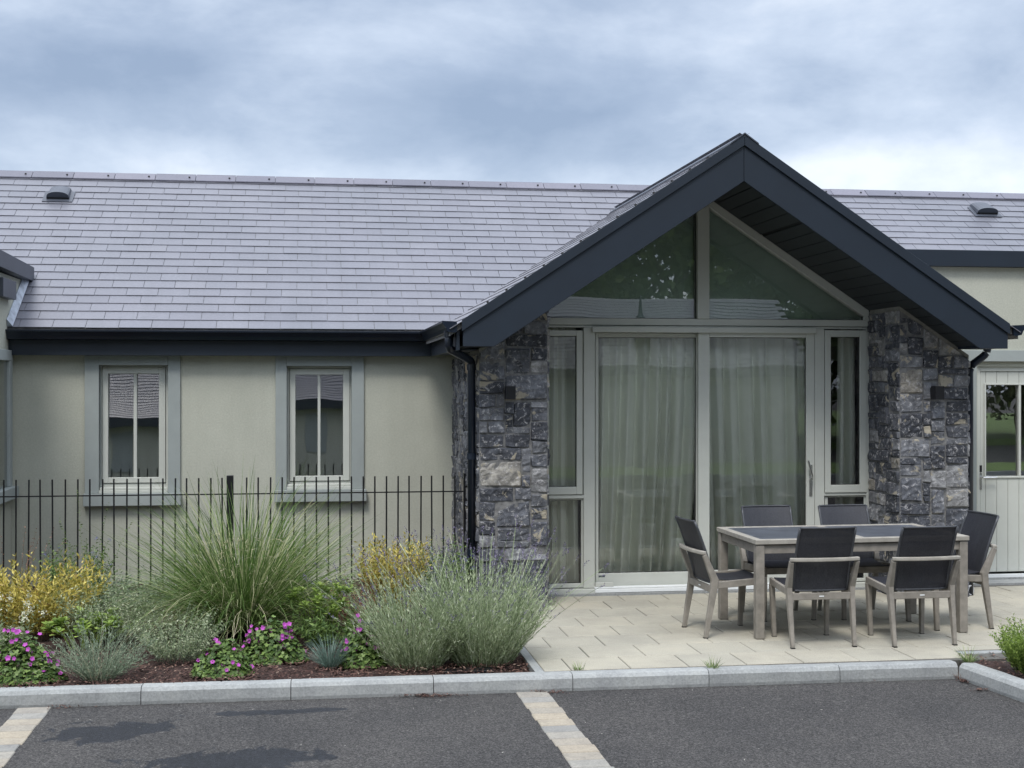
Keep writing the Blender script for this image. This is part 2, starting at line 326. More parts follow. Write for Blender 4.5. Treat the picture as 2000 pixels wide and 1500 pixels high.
# ---------------------------------------------------------------- mesh builder
class MB:
    def __init__(s): s.v = []; s.f = []
    def quad(s, a, b, c, d):
        k = len(s.v); s.v += [tuple(a), tuple(b), tuple(c), tuple(d)]; s.f.append((k, k + 1, k + 2, k + 3))
    def poly(s, pts):
        k = len(s.v); s.v += [tuple(p) for p in pts]; s.f.append(tuple(range(k, k + len(pts))))
    def box(s, x0, x1, y0, y1, z0, z1):
        x0, x1 = sorted((x0, x1)); y0, y1 = sorted((y0, y1)); z0, z1 = sorted((z0, z1))
        k = len(s.v)
        s.v += [(x, y, z) for z in (z0, z1) for y in (y0, y1) for x in (x0, x1)]
        for f in ((0, 2, 3, 1), (4, 5, 7, 6), (0, 1, 5, 4), (2, 6, 7, 3), (0, 4, 6, 2), (1, 3, 7, 5)): s.f.append(tuple(k + i for i in f))
    def hexa(s, p):   # 8 points: bottom 4 ccw, top 4 ccw
        k = len(s.v); s.v += [tuple(q) for q in p]
        for f in ((3, 2, 1, 0), (4, 5, 6, 7), (0, 1, 5, 4), (1, 2, 6, 5), (2, 3, 7, 6), (3, 0, 4, 7)): s.f.append(tuple(k + i for i in f))
    def prism(s, prof, fn0, fn1):     # prof list of 2D; fn(p)->3D for each end
        k = len(s.v); n = len(prof)
        s.v += [tuple(fn0(p)) for p in prof] + [tuple(fn1(p)) for p in prof]
        s.f.append(tuple(k + i for i in range(n))[::-1]); s.f.append(tuple(k + n + i for i in range(n)))
        for i in range(n):
            j = (i + 1) % n; s.f.append((k + i, k + j, k + n + j, k + n + i))
    def tube(s, pts, r, n=10, cap=True, up=None):
        pts = [Vector(p) for p in pts]; rs = r if isinstance(r, (list, tuple)) else [r] * len(pts)
        k = len(s.v)
        for i, p in enumerate(pts):
            d = (pts[min(i + 1, len(pts) - 1)] - pts[max(i - 1, 0)]).normalized()
            a = Vector((0, 0, 1)) if abs(d.z) < .9 else Vector((1, 0, 0))
            u = d.cross(a).normalized(); v = d.cross(u).normalized()
            for j in range(n):
                t = 2 * math.pi * j / n; s.v.append(tuple(p + (u * math.cos(t) + v * math.sin(t)) * rs[i]))
        for i in range(len(pts) - 1):
            for j in range(n):
                j2 = (j + 1) % n; s.f.append((k + i * n + j, k + i * n + j2, k + (i + 1) * n + j2, k + (i + 1) * n + j))
        if cap:
            s.f.append(tuple(k + j for j in range(n))[::-1]); s.f.append(tuple(k + (len(pts) - 1) * n + j for j in range(n)))
    def bar(s, pts, w, h, side):      # rectangular section swept along pts; side = constant width direction, w along side, h across
        pts = [Vector(p) for p in pts]; sd = Vector(side).normalized(); k = len(s.v)
        ws = w if isinstance(w, (list, tuple)) else [w] * len(pts); hs = h if isinstance(h, (list, tuple)) else [h] * len(pts)
        for i, p in enumerate(pts):
            ds = []
            if i > 0: ds.append((p - pts[i - 1]).normalized())
            if i < len(pts) - 1: ds.append((pts[i + 1] - p).normalized())
            d = sum(ds, Vector()) .normalized(); nrm = sd.cross(d).normalized()
            sc2 = 1 / max(.5, d.dot(ds[0]))
            for a, b in ((-1, -1), (1, -1), (1, 1), (-1, 1)):
                s.v.append(tuple(p + sd * a * ws[i] / 2 + nrm * b * hs[i] / 2 * sc2))
        for i in range(len(pts) - 1):
            for j in range(4):
                j2 = (j + 1) % 4; s.f.append((k + i * 4 + j, k + i * 4 + j2, k + i * 4 + 4 + j2, k + i * 4 + 4 + j))
        s.f.append((k, k + 3, k + 2, k + 1)); e = k + (len(pts) - 1) * 4; s.f.append((e, e + 1, e + 2, e + 3))
    def ribbon(s, pts, ws, side):
        k = len(s.v)
        for p, w in zip(pts, ws):
            s.v.append((p[0] - side[0] * w, p[1] - side[1] * w, p[2] - side[2] * w)); s.v.append((p[0] + side[0] * w, p[1] + side[1] * w, p[2] + side[2] * w))
        for i in range(len(pts) - 1): s.f.append((k + 2 * i, k + 2 * i + 1, k + 2 * i + 3, k + 2 * i + 2))
    def leaf(s, p, d, l, w, nrm=None):
        d = Vector(d).normalized()
        if nrm is None: nrm = Vector((random.gauss(0, 1), random.gauss(0, 1), random.gauss(0, 1)))
        u = d.cross(nrm)
        if u.length < 1e-4: u = Vector((1, 0, 0))
        u.normalize(); p = Vector(p); q = u.cross(d)
        s.poly((p, p + d * l * .45 + u * w / 2 + q * w * .15, p + d * l, p + d * l * .45 - u * w / 2 + q * w * .15))
    def build(s, name, mat, parent=None, smooth=False, bevel=0, loc=None):
        me = bpy.data.meshes.new(name)
        if loc is not None:
            lx, ly, lz = loc; s.v = [(a - lx, b - ly, c - lz) for a, b, c in s.v]
        me.from_pydata(s.v, [], s.f); me.update()
        o = bpy.data.objects.new(name, me); C.objects.link(o)
        if isinstance(mat, str): mat = M[mat]
        me.materials.append(mat)
        if smooth:
            me.polygons.foreach_set('use_smooth', [True] * len(me.polygons))
        if loc is not None: o.location = loc
        if parent: o.parent = parent
        if bevel:
            b = o.modifiers.new('bevel', 'BEVEL'); b.width = bevel; b.segments = 2; b.limit_method = 'ANGLE'; b.angle_limit = R(40)
        return o
def tag(o, label=None, cat=None, group=None, kind=None):
    for k, v in (('label', label), ('category', cat), ('group', group), ('kind', kind)):
        if v: o[k] = v
    return o
def thing(name, label, cat, loc=(0, 0, 0), rz=0, group=None):
    o = bpy.data.objects.new(name, None); C.objects.link(o); o.location = loc; o.rotation_euler = (0, 0, rz)
    o.empty_display_size = .2
    return tag(o, label, cat, group)
def struct(name, mb, mat, **k):
    o = mb.build(name, mat, **k); o['kind'] = 'structure'; return o

# ================================================================= GROUND
b = MB()
def gridplane(b, x0, x1, y0, y1, z, nx, ny):
    for i in range(nx):
        for j in range(ny):
            xa, xb = x0 + (x1 - x0) * i / nx, x0 + (x1 - x0) * (i + 1) / nx; ya, yb = y0 + (y1 - y0) * j / ny, y0 + (y1 - y0) * (j + 1) / ny
            b.quad((xa, ya, z), (xb, ya, z), (xb, yb, z), (xa, yb, z))
gridplane(b, -300, 300, -300, 300, -.1, 1, 1)
struct('asphalt_ground', b, 'asphalt')

# kerb: front line through two measured points
K0, K1 = Vector((-1.889, 8.492)), Vector((4.292, 8.410))
kd = (K1 - K0).normalized(); kn = Vector((-kd.y, kd.x))     # kn points to the house
def KP(t, n=0): p = K0 + kd * t + kn * n; return p.x, p.y
def t_of_px(px):    # where the kerb line crosses an image column
    r = ratio(px); return (K0.x - r * K0.y) / (r * kd.y - kd.x)
KW = .125
def kerb_unit(b, P, t0, t1, zt=.008):
    prof = [(0.012, -.16), (0.0, -.08), (0.004, zt - .028), (0.022, zt - .006), (.04, zt), (KW, zt - .004), (KW, -.16)]
    nseg = 6; k = len(b.v); n = len(prof)
    for q in range(nseg + 1):
        t = t0 + (t1 - t0) * q / nseg
        for a, z in prof:
            x, y = P(t, a + random.uniform(-.001, .001)); b.v.append((x, y, z + random.uniform(-.0012, .0012)))
    for q in range(nseg):
        for j in range(n - 1):
            b.f.append((k + q * n + j, k + q * n + n + j, k + q * n + n + j + 1, k + q * n + j + 1))
    b.f.append(tuple(k + j for j in range(n))); b.f.append(tuple(k + nseg * n + j for j in range(n))[::-1])
b = MB()
js = [t_of_px(p) for p in (275, 568, 847, 1119, 1385, 1641, 1872)]
js = [js[0] - .93 * 3, js[0] - .93 * 2, js[0] - .93] + js
js[-1] = (K1 - K0).length
for a, d in zip(js[:-1], js[1:]):
    kerb_unit(b, KP, a + .0025, d - .0025)
# return kerb coming towards the camera on the right
p2 = GP(2000, 1342, 0.0); r0 = Vector(K1); rd = (Vector((p2.x, p2.y)) - r0).normalized(); rn = Vector((-rd.y, rd.x))
if rn.x < 0: rn = -rn
def RP(t, n=0): p = r0 + rd * t + rn * n; return p.x, p.y
for i in range(7): kerb_unit(b, RP, i * .93 + .003, (i + 1) * .93 - .002)
struct('kerb', b, 'kerb')

# patio slabs, 0.40 m half bond
b = MB(); PX0, PX1 = 1.50, 9.6
PYB = 9.0
bed_r = lambda x: 8.44 + KW
def clipslab(b, x0, x1, y0, y1, z):
    zz = z + random.uniform(-.0015, .0015)
    g = .0036; e = .004
    x0 += g; x1 -= g; y0 += g; y1 -= g
    if x1 - x0 < .03 or y1 - y0 < .03: return
    k = len(b.v)
    b.v += [(x0, y0, z - .04), (x1, y0, z - .04), (x1, y1, z - .04), (x0, y1, z - .04),
            (x0, y0, zz - e), (x1, y0, zz - e), (x1, y1, zz - e), (x0, y1, zz - e),
            (x0 + e, y0 + e, zz), (x1 - e, y0 + e, zz), (x1 - e, y1 - e, zz), (x0 + e, y1 - e, zz)]
    for a in range(4):
        c2 = (a + 1) % 4; b.f.append((k + a, k + c2, k + 4 + c2, k + 4 + a)); b.f.append((k + 4 + a, k + 4 + c2, k + 8 + c2, k + 8 + a))
    b.f.append((k + 8, k + 9, k + 10, k + 11))
for r_ in range(-2, 8):
    y0 = PYB + .385 * r_; y1 = y0 + .385
    ymin = 8.44 + KW + .03
    if y1 <= ymin: continue
    off = 1.685 - (0 if (r_ % 2) else .2)
    x = off - .8
    while x < PX1:
        xa, xb = max(x, PX0), min(x + .40, PX1)
        ya, yb = max(y0, ymin), min(y1, 11.60)
        if xb > PX0 and yb > ya:
            if xa < K1.x + .0 or ya > 8.9: clipslab(b, xa, xb, ya, yb, 0)
            elif yb > 8.86: clipslab(b, xa, xb, max(ya, 8.86), yb, 0)
        x += .40
struct('patio', b, 'paving')
b = MB(); b.box(PX0 - .002, PX1, 8.555, 12.2, -.13, -.006)
struct('patio_base', b, 'joint')
# concrete edging between bed and patio
b = MB(); b.box(1.435, 1.495, 8.57, 11.0, -.12, .004); struct('patio_edging', b, 'kerb', bevel=.004)
b = MB(); b.box(K1.x + .18, 9.5, 8.72, 8.80, -.12, .003); struct('bed_edging', b, 'kerb', bevel=.004)

# planting bed soil
def soil(name, x0, x1, y0, y1, nx, ny, z0=-.03, shear=0):
    b = MB(); k = 0
    for j in range(ny + 1):
        for i in range(nx + 1):
            x = x0 + (x1 - x0) * i / nx; y = y0 + (y1 - y0) * j / ny
            z = z0 + .03 * noise.noise((x * 3, y * 3, 0)) + .018 * noise.noise((x * 14, y * 14, 3)) + .012 * noise.noise((x * 40, y * 40, 7))
            b.v.append((x + shear * (y1 - y) * (1 - i / nx), y, z))
    for j in range(ny):
        for i in range(nx):
            q = j * (nx + 1) + i; b.f.append((q, q + 1, q + nx + 2, q + nx + 1))
    return struct(name, b, 'mulch', smooth=True)
soil('mulch_bed', -6, 1.44, 8.57, 13.2, 260, 140)
soil('corner_bed', K1.x + .06, 9, 4.5, 8.74, 80, 70, shear=abs(rd.x / rd.y))
b = MB()
def chip(b, x, y, z, s=1):
    a = random.uniform(0, 6.28); l = random.uniform(.01, .032) * s; w_ = random.uniform(.004, .011) * s
    d = Vector((math.cos(a), math.sin(a), random.uniform(-.3, .5))).normalized(); u = Vector((-math.sin(a), math.cos(a), random.uniform(-.4, .4))).normalized()
    p = Vector((x, y, z)); b.quad(p - d * l / 2 - u * w_ / 2, p + d * l / 2 - u * w_ / 2, p + d * l / 2 + u * w_ / 2, p - d * l / 2 + u * w_ / 2)
for i in range(11000):
    x = random.uniform(-2.6, 1.43); y = 8.585 + abs(random.gauss(0, .8))
    if y > 12: continue
    chip(b, x, y, -.012 + random.uniform(0, .022))
for i in range(1500): chip(b, random.uniform(K1.x + .13, 5.5), random.uniform(7, 8.72), -.01 + random.uniform(0, .02))
tag(b.build('bark_chips', 'chip'), 'reddish brown bark chips mulching the planting beds', 'bark mulch', kind='stuff')
b = MB()
for (px, py, sx, n_) in ((835, 1359, 60, 170), (1700, 1330, 60, 5), (1885, 1330, 14, 110), (1915, 1348, 20, 40), (130, 1381, 60, 30), (1075, 1352, 40, 50)):
    for i in range(n_):
        p = GP(px + random.gauss(0, sx * .45), py + abs(random.gauss(0, 2.5)), -.1); chip(b, p.x, p.y, -.092 + random.uniform(0, .008), .8)
tag(b.build('spilled_mulch', 'chip'), 'bark crumbs spilled on the asphalt along the kerb foot', 'bark litter', kind='stuff')

b = MB()
for i in range(420):
    x = random.uniform(-2.6, 4.6); y = 8.38 - abs(random.gauss(0, .5)) if i % 2 else random.uniform(5.5, 8.4); chip(b, x, y, -.096 + random.uniform(0, .004), .42)
M['grit'] = island_mat('pale_grit', [(0, (.06, .05, .045)), (.6, (.22, .21, .19)), (1, (.5, .48, .44))], .8)
tag(b.build('grit', 'grit'), 'pale grit and leaf crumbs scattered over the asphalt', 'grit', kind='stuff')
# parking bay lines of setts flush in the asphalt
def sett_line(b, x0, x1, xs0, xs1, y_start, y_end, step=.143):
    y = y_start
    while y > y_end:
        t = (y_start - y) / 1.75; w0 = xs0 + (xs1 - xs0) * t
        j = random.uniform(-.006, .006)
        xa, xb = w0 + j, w0 + (x1 - x0) + j
        z = -.094 + random.uniform(-.001, .001); g = .0035
        k = len(b.v); e = .004
        b.v += [(xa, y - step + g, -.12), (xb, y - step + g, -.12), (xb, y - g, -.12), (xa, y - g, -.12),
                (xa, y - step + g, z - e), (xb, y - step + g, z - e), (xb, y - g, z - e), (xa, y - g, z - e),
                (xa + e, y - step + g + e, z), (xb - e, y - step + g + e, z), (xb - e, y - g - e, z), (xa + e, y - g - e, z)]
        for a in range(4):
            c2 = (a + 1) % 4; b.f.append((k + a, k + c2, k + 4 + c2, k + 4 + a)); b.f.append((k + 4 + a, k + 4 + c2, k + 8 + c2, k + 8 + a))
        b.f.append((k + 8, k + 9, k + 10, k + 11))
        y -= step
b = MB(); sett_line(b, 1.285, 1.49, 1.285, 1.33, KP(t_of_px(1035))[1] - .002, 3.0)
struct('parking_line', b, 'sett')
b = MB(); sett_line(b, -1.785, -1.585, -1.785, -1.785, KP(t_of_px(60))[1] - .002, 3.0)
struct('parking_line', b, 'sett')

# lawn and far kerb behind the viewpoint (seen mirrored in the glass)
b = MB(); b.box(-40, 40, -6.4, -2.9, -.12, .03); struct('lawn', b, 'lawn')
b = MB(); b.box(-40, 40, -2.9, -2.75, -.12, .02); struct('lawn_kerb', b, 'kerb')
b = MB(); b.box(-60, 60, -60, -16.0, -.12, .1); struct('rear_lawn', b, 'lawn')

# ================================================================= HOUSE
house = thing('bungalow', 'single storey house with stone gable, glazed doors, cream rendered wall and slate roof', 'house', (3.52, 11.05, 0))
def H(mb, name, mat, parent=None, **k):
    o = mb.build(name, mat, **k); o.parent = parent or house
    if (parent or house) is house: o.matrix_parent_inverse = house.matrix_world.inverted() if False else __import__('mathutils').Matrix.Translation(-Vector(house.location))
    else: pass
    return o
from mathutils import Matrix
def sub(mb, name, mat, par, **k):      # sub-part: parent keeps identity transform in house space
    o = mb.build(name, mat, **k); o.parent = par; return o

CX = 3.524; KS = .66
YB, YG, YD, YW = 10.60, 11.05, 11.70, 13.10
XO0, XO1 = 1.957, 5.090             # opening in the stone
XL, XR = 1.37, 5.735                # wing outer corners
XBL, XBR = -2.81, 9.0               # adjoining flat roofed blocks
ZR = lambda x: 3.93 - KS * abs(x - CX)          # wing roof plane
ZM = lambda y: 2.42 + .655 * (y - 12.95)        # main roof plane
YRIDGE = 15.78; ZRIDGE = ZM(YRIDGE)

# ---- rendered wall with two openings
W1 = dict(so=(165, 352), op=(193, 328), sash=(200, 323), gl=(212, 311), y=(713, 945), sy=(717, 943), gy=(730, 932), sill=(162, 353), silly=(963, 988), mx=(260.5, 267))
W2 = dict(so=(538, 711), op=(560, 687), sash=(566, 683), gl=(577, 670), y=(715, 942), sy=(720, 939), gy=(732, 929), sill=(536, 716), silly=(956, 980), mx=(620.5, 626))
b = MB(); YS = YW - .028
zt, zb = 2.20, -.12
cols = []
for W in (W1, W2):
    W['X'] = [XA(W['op'][0], YS), XA(W['op'][1], YS)]; mid = sum(W['op']) / 2
    W['Z'] = [ZA(mid, W['y'][1] + 17, YS), ZA(mid, W['y'][0], YS)]
xs = [XBL, W1['X'][0], W1['X'][1], W2['X'][0], W2['X'][1], XL + .03]
for i in (0, 2, 4): b.box(xs[i], xs[i + 1], YW, YW + .25, zb, zt)
for W in (W1, W2):
    b.box(W['X'][0], W['X'][1], YW, YW + .25, zb, W['Z'][0]); b.box(W['X'][0], W['X'][1], YW, YW + .25, W['Z'][1], zt)
H(b, 'wall', 'render')
def window(W, label, leandeg):
    x0, x1 = W['X']; z0, z1 = W['Z']; mid = sum(W['op']) / 2
    so0, so1 = XA(W['so'][0], YS), XA(W['so'][1], YS)
    zs0 = ZA(mid, W['silly'][0], YS)
    b = MB()                                  # frame = window root part
    YF = YS + .075
    s0, s1 = XA(W['sash'][0], YF), XA(W['sash'][1], YF); t0, t1 = ZA(mid, W['sy'][1], YF), ZA(mid, W['sy'][0], YF)
    YGL = YF + .03
    g0, g1 = XA(W['gl'][0], YGL), XA(W['gl'][1], YGL); h0, h1 = ZA(mid, W['gy'][1], YGL), ZA(mid, W['gy'][0], YGL)
    # outer frame
    ya, yb_ = YF + .012, YF + .07
    b.box(x0 + .001, s0 - .004, ya, yb_, z0, z1 - .001); b.box(s1 + .004, x1 - .001, ya, yb_, z0, z1 - .001)
    b.box(s0 - .004, s1 + .004, ya, yb_, t1 + .004, z1 - .001); b.box(s0 - .004, s1 + .004, ya, yb_, z0, t0 - .006)
    win = H(b, 'window', 'frame', bevel=.002); win['label'] = label
    b = MB()                                  # sash with a step down to the glass
    b.box(s0, g0, YF, YF + .05, t0, t1); b.box(g1, s1, YF, YF + .05, t0, t1)
    b.box(g0, g1, YF, YF + .05, t0, h0); b.box(g0, g1, YF, YF + .05, h1, t1)
    sub(b, 'frame', 'frame', win, bevel=.003)
    b = MB(); m0, m1 = XA(W['mx'][0], YF), XA(W['mx'][1], YF)
    b.box(m0, m1, YF + .012, YF + .045, h0, h1); sub(b, 'glazing_bar', 'frame', win, bevel=.003)
    # pane: leans 1.1 degrees back so the far roof sits low in it, slightly bowed
    lean = math.tan(R(leandeg)); nx, nz = 8, 12; b = MB()
    for j in range(nz + 1):
        for i in range(nx + 1):
            u, v = i / nx, j / nz; zz = h0 + (h1 - h0) * v
            b.v.append((g0 + (g1 - g0) * u, YGL + .004 + (zz - (h0 + h1) / 2) * lean + .0016 * ((2 * u - 1) ** 2) + .0012 * (2 * v - 1) ** 2, zz))
    for j in range(nz):
        for i in range(nx):
            q = j * (nx + 1) + i; b.f.append((q, q + 1, q + nx + 2, q + nx + 1))
    sub(b, 'pane', 'glass', win, smooth=True)
    # surround and stepped sill
    b = MB(); zt2 = 2.17
    b.box(so0, x0, YS, YW + .02, zs0, zt2); b.box(x1, so1, YS, YW + .02, zs0, zt2); b.box(x0, x1, YS, YW + .02, z1, zt2)
    b.box(x0 - .0, x0 + .006, YW + .021, YW + .2, z0, z1); b.box(x1 - .006, x1, YW + .021, YW + .2, z0, z1)
    sub(b, 'surround', 'surround', win, bevel=.003)
    b = MB()
    b.box(XA(W['sill'][0], YS - .04), XA(W['sill'][1], YS - .04), YS - .045, YW + .02, ZA(mid, W['silly'][1], YS - .04), zs0 - .001)
    sub(b, 'sill', 'surround', win, bevel=.004)
    b = MB(); zz = zs0
    b.box(x0 + .002, x1 - .002, YS - .01, YS + .07, zz, zz + .028)
    b.box(x0 + .004, x1 - .004, YS + .022, YS + .08, zz + .030, zz + .052)
    sub(b, 'timber_sill', 'frame', win, bevel=.003)
window(W1, 'narrow casement window nearer the left edge of the photo', 1.75)
window(W2, 'narrow casement window nearer the stone gable', 1.0)

# ---- stone walls
def stone_face(b, O, U, Nv, width, zbot, ztop, seed, cu=.074, cz=.056):
    rnd = random.Random(seed); O = Vector(O); U = Vector(U); Nv = Vector(Nv)
    nu = max(1, round(width / cu)); cu = width / nu; zmax = max(ztop(width * t / 10) for t in range(11)); nz = int((zmax - zbot) / cz) + 1
    used = [[False] * nu for _ in range(nz)]
    for j in range(nz):
        for i in range(nu):
            if used[j][i]: continue
            w_ = rnd.choice([1, 2, 2, 3, 3, 4, 4, 5]); h = rnd.choice([1, 2, 2, 2, 2, 3, 3, 4])
            if w_ == 1: h = min(h, 2)
            ww = 0
            while ww < w_ and i + ww < nu and not used[j][i + ww]: ww += 1
            if i + ww == nu - 1 and not used[j][nu - 1]: ww += 1
            hh = 0
            while hh < h and j + hh < nz and all(not used[j + hh][i + k] for k in range(ww)): hh += 1
            for a in range(hh):
                for k in range(ww): used[j + a][i + k] = True
            u0, u1 = i * cu, (i + ww) * cu; z0, z1 = zbot + j * cz, zbot + (j + hh) * cz
            if z0 + .02 > ztop((u0 + u1) / 2): continue
            g = rnd.uniform(.002, .0045); jj = lambda s=.011: rnd.uniform(-s, s)
            c = [(u0 + g + (jj() if i else 0), z0 + g + jj(.008)), (u1 - g + (jj() if i + ww < nu else 0), z0 + g + jj(.008)),
                 (u1 - g + (jj() if i + ww < nu else 0), z1 - g + jj(.008)), (u0 + g + (jj() if i else 0), z1 - g + jj(.008))]
            nx = max(3, ww * 2 + 1); ny = max(3, hh * 2 + 1); pro = rnd.uniform(.006, .016); k0 = len(b.v); sd = rnd.uniform(0, 99)
            tu, tz = rnd.uniform(-.010, .010), rnd.uniform(-.010, .010)
            for q in range(ny + 1):
                for p in range(nx + 1):
                    s, t = p / nx, q / ny
                    uu = (c[0][0] * (1 - s) + c[1][0] * s) * (1 - t) + (c[3][0] * (1 - s) + c[2][0] * s) * t
                    zz = (c[0][1] * (1 - s) + c[1][1] * s) * (1 - t) + (c[3][1] * (1 - s) + c[2][1] * s) * t
                    edge = p in (0, nx) or q in (0, ny)
                    d = -.007 if edge else pro + .011 * noise.noise((uu * 11 + sd, zz * 11, sd)) + .010 * noise.noise((uu * 34, zz * 34 + sd, sd)) + tu * (s - .5) * 2 + tz * (t - .5) * 2
                    if not edge:
                        # pull the arris ring out close to the joint so stones look split, not pillowed
                        ex = .30; s2 = s
                        if p == 1: s2 = .06
                        if p == nx - 1: s2 = .94
                        t2 = t
                        if q == 1: t2 = .08
                        if q == ny - 1: t2 = .92
                        uu = (c[0][0] * (1 - s2) + c[1][0] * s2) * (1 - t2) + (c[3][0] * (1 - s2) + c[2][0] * s2) * t2
                        zz = (c[0][1] * (1 - s2) + c[1][1] * s2) * (1 - t2) + (c[3][1] * (1 - s2) + c[2][1] * s2) * t2
                    zz = min(zz, ztop(uu) - .004)
                    b.v.append(tuple(O + U * uu + Nv * d + Vector((0, 0, zz))))
            for q in range(ny):
                for p in range(nx):
                    a = k0 + q * (nx + 1) + p; b.f.append((a, a + 1, a + nx + 2, a + nx + 1))
SOFF = lambda x: 3.60 - KS * abs(x - CX)            # soffit underside
topL = lambda u: SOFF(XL + u) - .03; topR = lambda u: SOFF(XO1 + u) - .03
def pier(xa, xb, top, seed, label):
    b = MB()
    prof = [(xa, -.12), (xb, -.12), (xb, top(xb) - .012), (xa, top(xa) - .012)]
    b.prism(prof, lambda p: (p[0], YG + .002, p[1]), lambda p: (p[0], YD + .3, p[1]))
    core = H(b, 'stone_pier', 'mortar', None); core['label'] = label
    return core
tpf = lambda x: SOFF(x) - .01
pl = pier(XL + .003, XO0 - .003, tpf, 1, 'left pier of dark rubble stone'); pr = pier(XO1 + .003, XR - .003, tpf, 2, 'right pier of dark rubble stone')
b = MB()
stone_face(b, (XL, YG, 0), (1, 0, 0), (0, -1, 0), XO0 - XL, -.05, lambda u: SOFF(XL + u) - .035, 11)
stone_face(b, (XO0, YG, 0), (0, 1, 0), (1, 0, 0), YD - YG, -.05, lambda u: SOFF(XO0) - .035, 12)
sub(b, 'stonework', 'stone', pl)
b = MB()
stone_face(b, (XO1, YG, 0), (1, 0, 0), (0, -1, 0), XR - XO1, -.05, lambda u: SOFF(XO1 + u) - .035, 21)
stone_face(b, (XO1, YD + .0, 0), (0, -1, 0), (-1, 0, 0), YD - YG, -.05, lambda u: SOFF(XO1) - .035, 22)
stone_face(b, (XR, YG, 0), (0, 1, 0), (1, 0, 0), 1.0, -.05, lambda u: SOFF(XR) - .035, 23)
sub(b, 'stonework', 'stone', pr)
for xa, xb in ((XL, XO0), (XO1, XR)):   # mortar bed closing the pier tops under the soffit
    b = MB()
    b.hexa([(xa, YG - .004, SOFF(xa) - .036), (xb, YG - .004, SOFF(xb) - .036), (xb, YD - .02, SOFF(xb) - .036), (xa, YD - .02, SOFF(xa) - .036),
            (xa, YG - .004, SOFF(xa) - .001), (xb, YG - .004, SOFF(xb) - .001), (xb, YD - .02, SOFF(xb) - .001), (xa, YD - .02, SOFF(xa) - .001)])
    H(b, 'pier_capping', 'mortar_pale')
b = MB(); b.box(XL + .003, XL + .25, YD + .301, YW + .1, -.12, 2.13); sidew = H(b, 'side_wall', 'mortar')
b = MB(); stone_face(b, (XL, YW, 0), (0, -1, 0), (-1, 0, 0), YW - YG, -.05, lambda u: 2.14, 31); sub(b, 'stonework', 'stone', sidew)
b = MB(); b.box(XR - .25, XR - .008, YD + .301, 14.2, -.12, 2.13); H(b, 'side_wall', 'mortar')

# ---- interior of the gable room and the rest of the shell
b = MB()
b.prism([(XL + .26, 0), (XR - .26, 0), (XR - .26, SOFF(XR - .26)), (CX, SOFF(CX)), (XL + .26, SOFF(XL + .26))], lambda p: (p[0], 14.0, p[1]), lambda p: (p[0], 14.1, p[1]))
H(b, 'inner_wall', 'render_dark')
b = MB(); b.box(XL + .26, XR - .26, 11.8, 14.0, -.05, .01); H(b, 'inner_floor', 'timber')
b = MB()
for sgn in (-1, 1):
    xe = CX + sgn * 2.0
    b.hexa([(CX, YD + .06, SOFF(CX) + .012), (xe, YD + .06, SOFF(xe) + .012), (xe, 14.0, SOFF(xe) + .012), (CX, 14.0, SOFF(CX) + .012),
            (CX, YD + .06, SOFF(CX) + .04), (xe, YD + .06, SOFF(xe) + .04), (xe, 14.0, SOFF(xe) + .04), (CX, 14.0, SOFF(CX) + .04)])
H(b, 'inner_ceiling', 'render_dark')
b = MB(); b.box(-9, 13, 18.3, 18.5, -.12, 2.4)
b.prism([(13.35, 2.2), (YRIDGE, ZRIDGE - .2), (18.3, 2.3)], lambda p: (-9, p[0], p[1]), lambda p: (-8.8, p[0], p[1]))
H(b, 'rear_wall', 'render')
b = MB(); b.box(-2.8, 1.3, 16.0, 16.1, 0, 2.3); b.box(-2.8, 1.3, 13.3, 16.0, 2.25, 2.3); b.box(-2.8, 1.3, 13.35, 16, -.05, 0)
H(b, 'bedroom_shell', 'render_dark')

# ---- main roof
def slate(b, P, x0, x1, l0, l1, lift=.010, th=.005, rng=random):
    """P(x, l, h) -> point; l runs up the slope, h along the normal"""
    g = .0022; dz = rng.uniform(-.001, .0015)
    k = len(b.v)
    lo = l0 + rng.uniform(-.0015, .0015)
    b.v += [P(x0 + g, lo, lift + dz - th), P(x1 - g, lo, lift + dz - th), P(x1 - g, l1 + .05, -.002), P(x0 + g, l1 + .05, -.002),
            P(x0 + g, lo, lift + dz), P(x1 - g, lo, lift + dz), P(x1 - g, l1 + .05, .0005), P(x0 + g, l1 + .05, .0005)]
    for f in ((4, 5, 6, 7), (0, 1, 5, 4), (1, 2, 6, 5), (3, 0, 4, 7)): b.f.append(tuple(k + i for i in f))
ang = math.atan(.655); ca, sa = math.cos(ang), math.sin(ang)
NR = 22; SL = (YRIDGE - 12.93) / ca; EXP = SL / NR
def PM(x, l, h): return (x, 12.93 + l * ca - h * sa, ZM(12.93) + l * sa + h * ca)
b = MB(); rb = random.Random(5)
for r_ in range(NR):
    l0 = r_ * EXP; zc = PM(0, l0, 0)[2]
    x = -9 + (.15 if r_ % 2 else 0) + (-.012)
    while x < 13:
        xm = x + .15
        inside = ZR(xm) - zc > .22 and abs(xm - CX) < 2.3
        leftblock = xm < XBL - .15 and zc < 2.9
        if not inside and not (x < XBL < x + .3 and zc < 2.9) and not leftblock: slate(b, PM, x, x + .30, l0, l0 + EXP, rng=rb)
        elif x < XBL < x + .3 and zc < 2.9: slate(b, PM, XBL, x + .3, l0, l0 + EXP, rng=rb)
        x += .30
roof = H(b, 'roof', 'slate'); roof['label'] = 'long main roof of purple grey slates'
b = MB()     # sarking under the slates, both slopes
b.hexa([PM(-9, 0, -.06), PM(XL - .0, 0, -.06), PM(XL, SL, -.06), PM(-9, SL, -.06), PM(-9, 0, -.004), PM(XL, 0, -.004), PM(XL, SL, -.004), PM(-9, SL, -.004)])
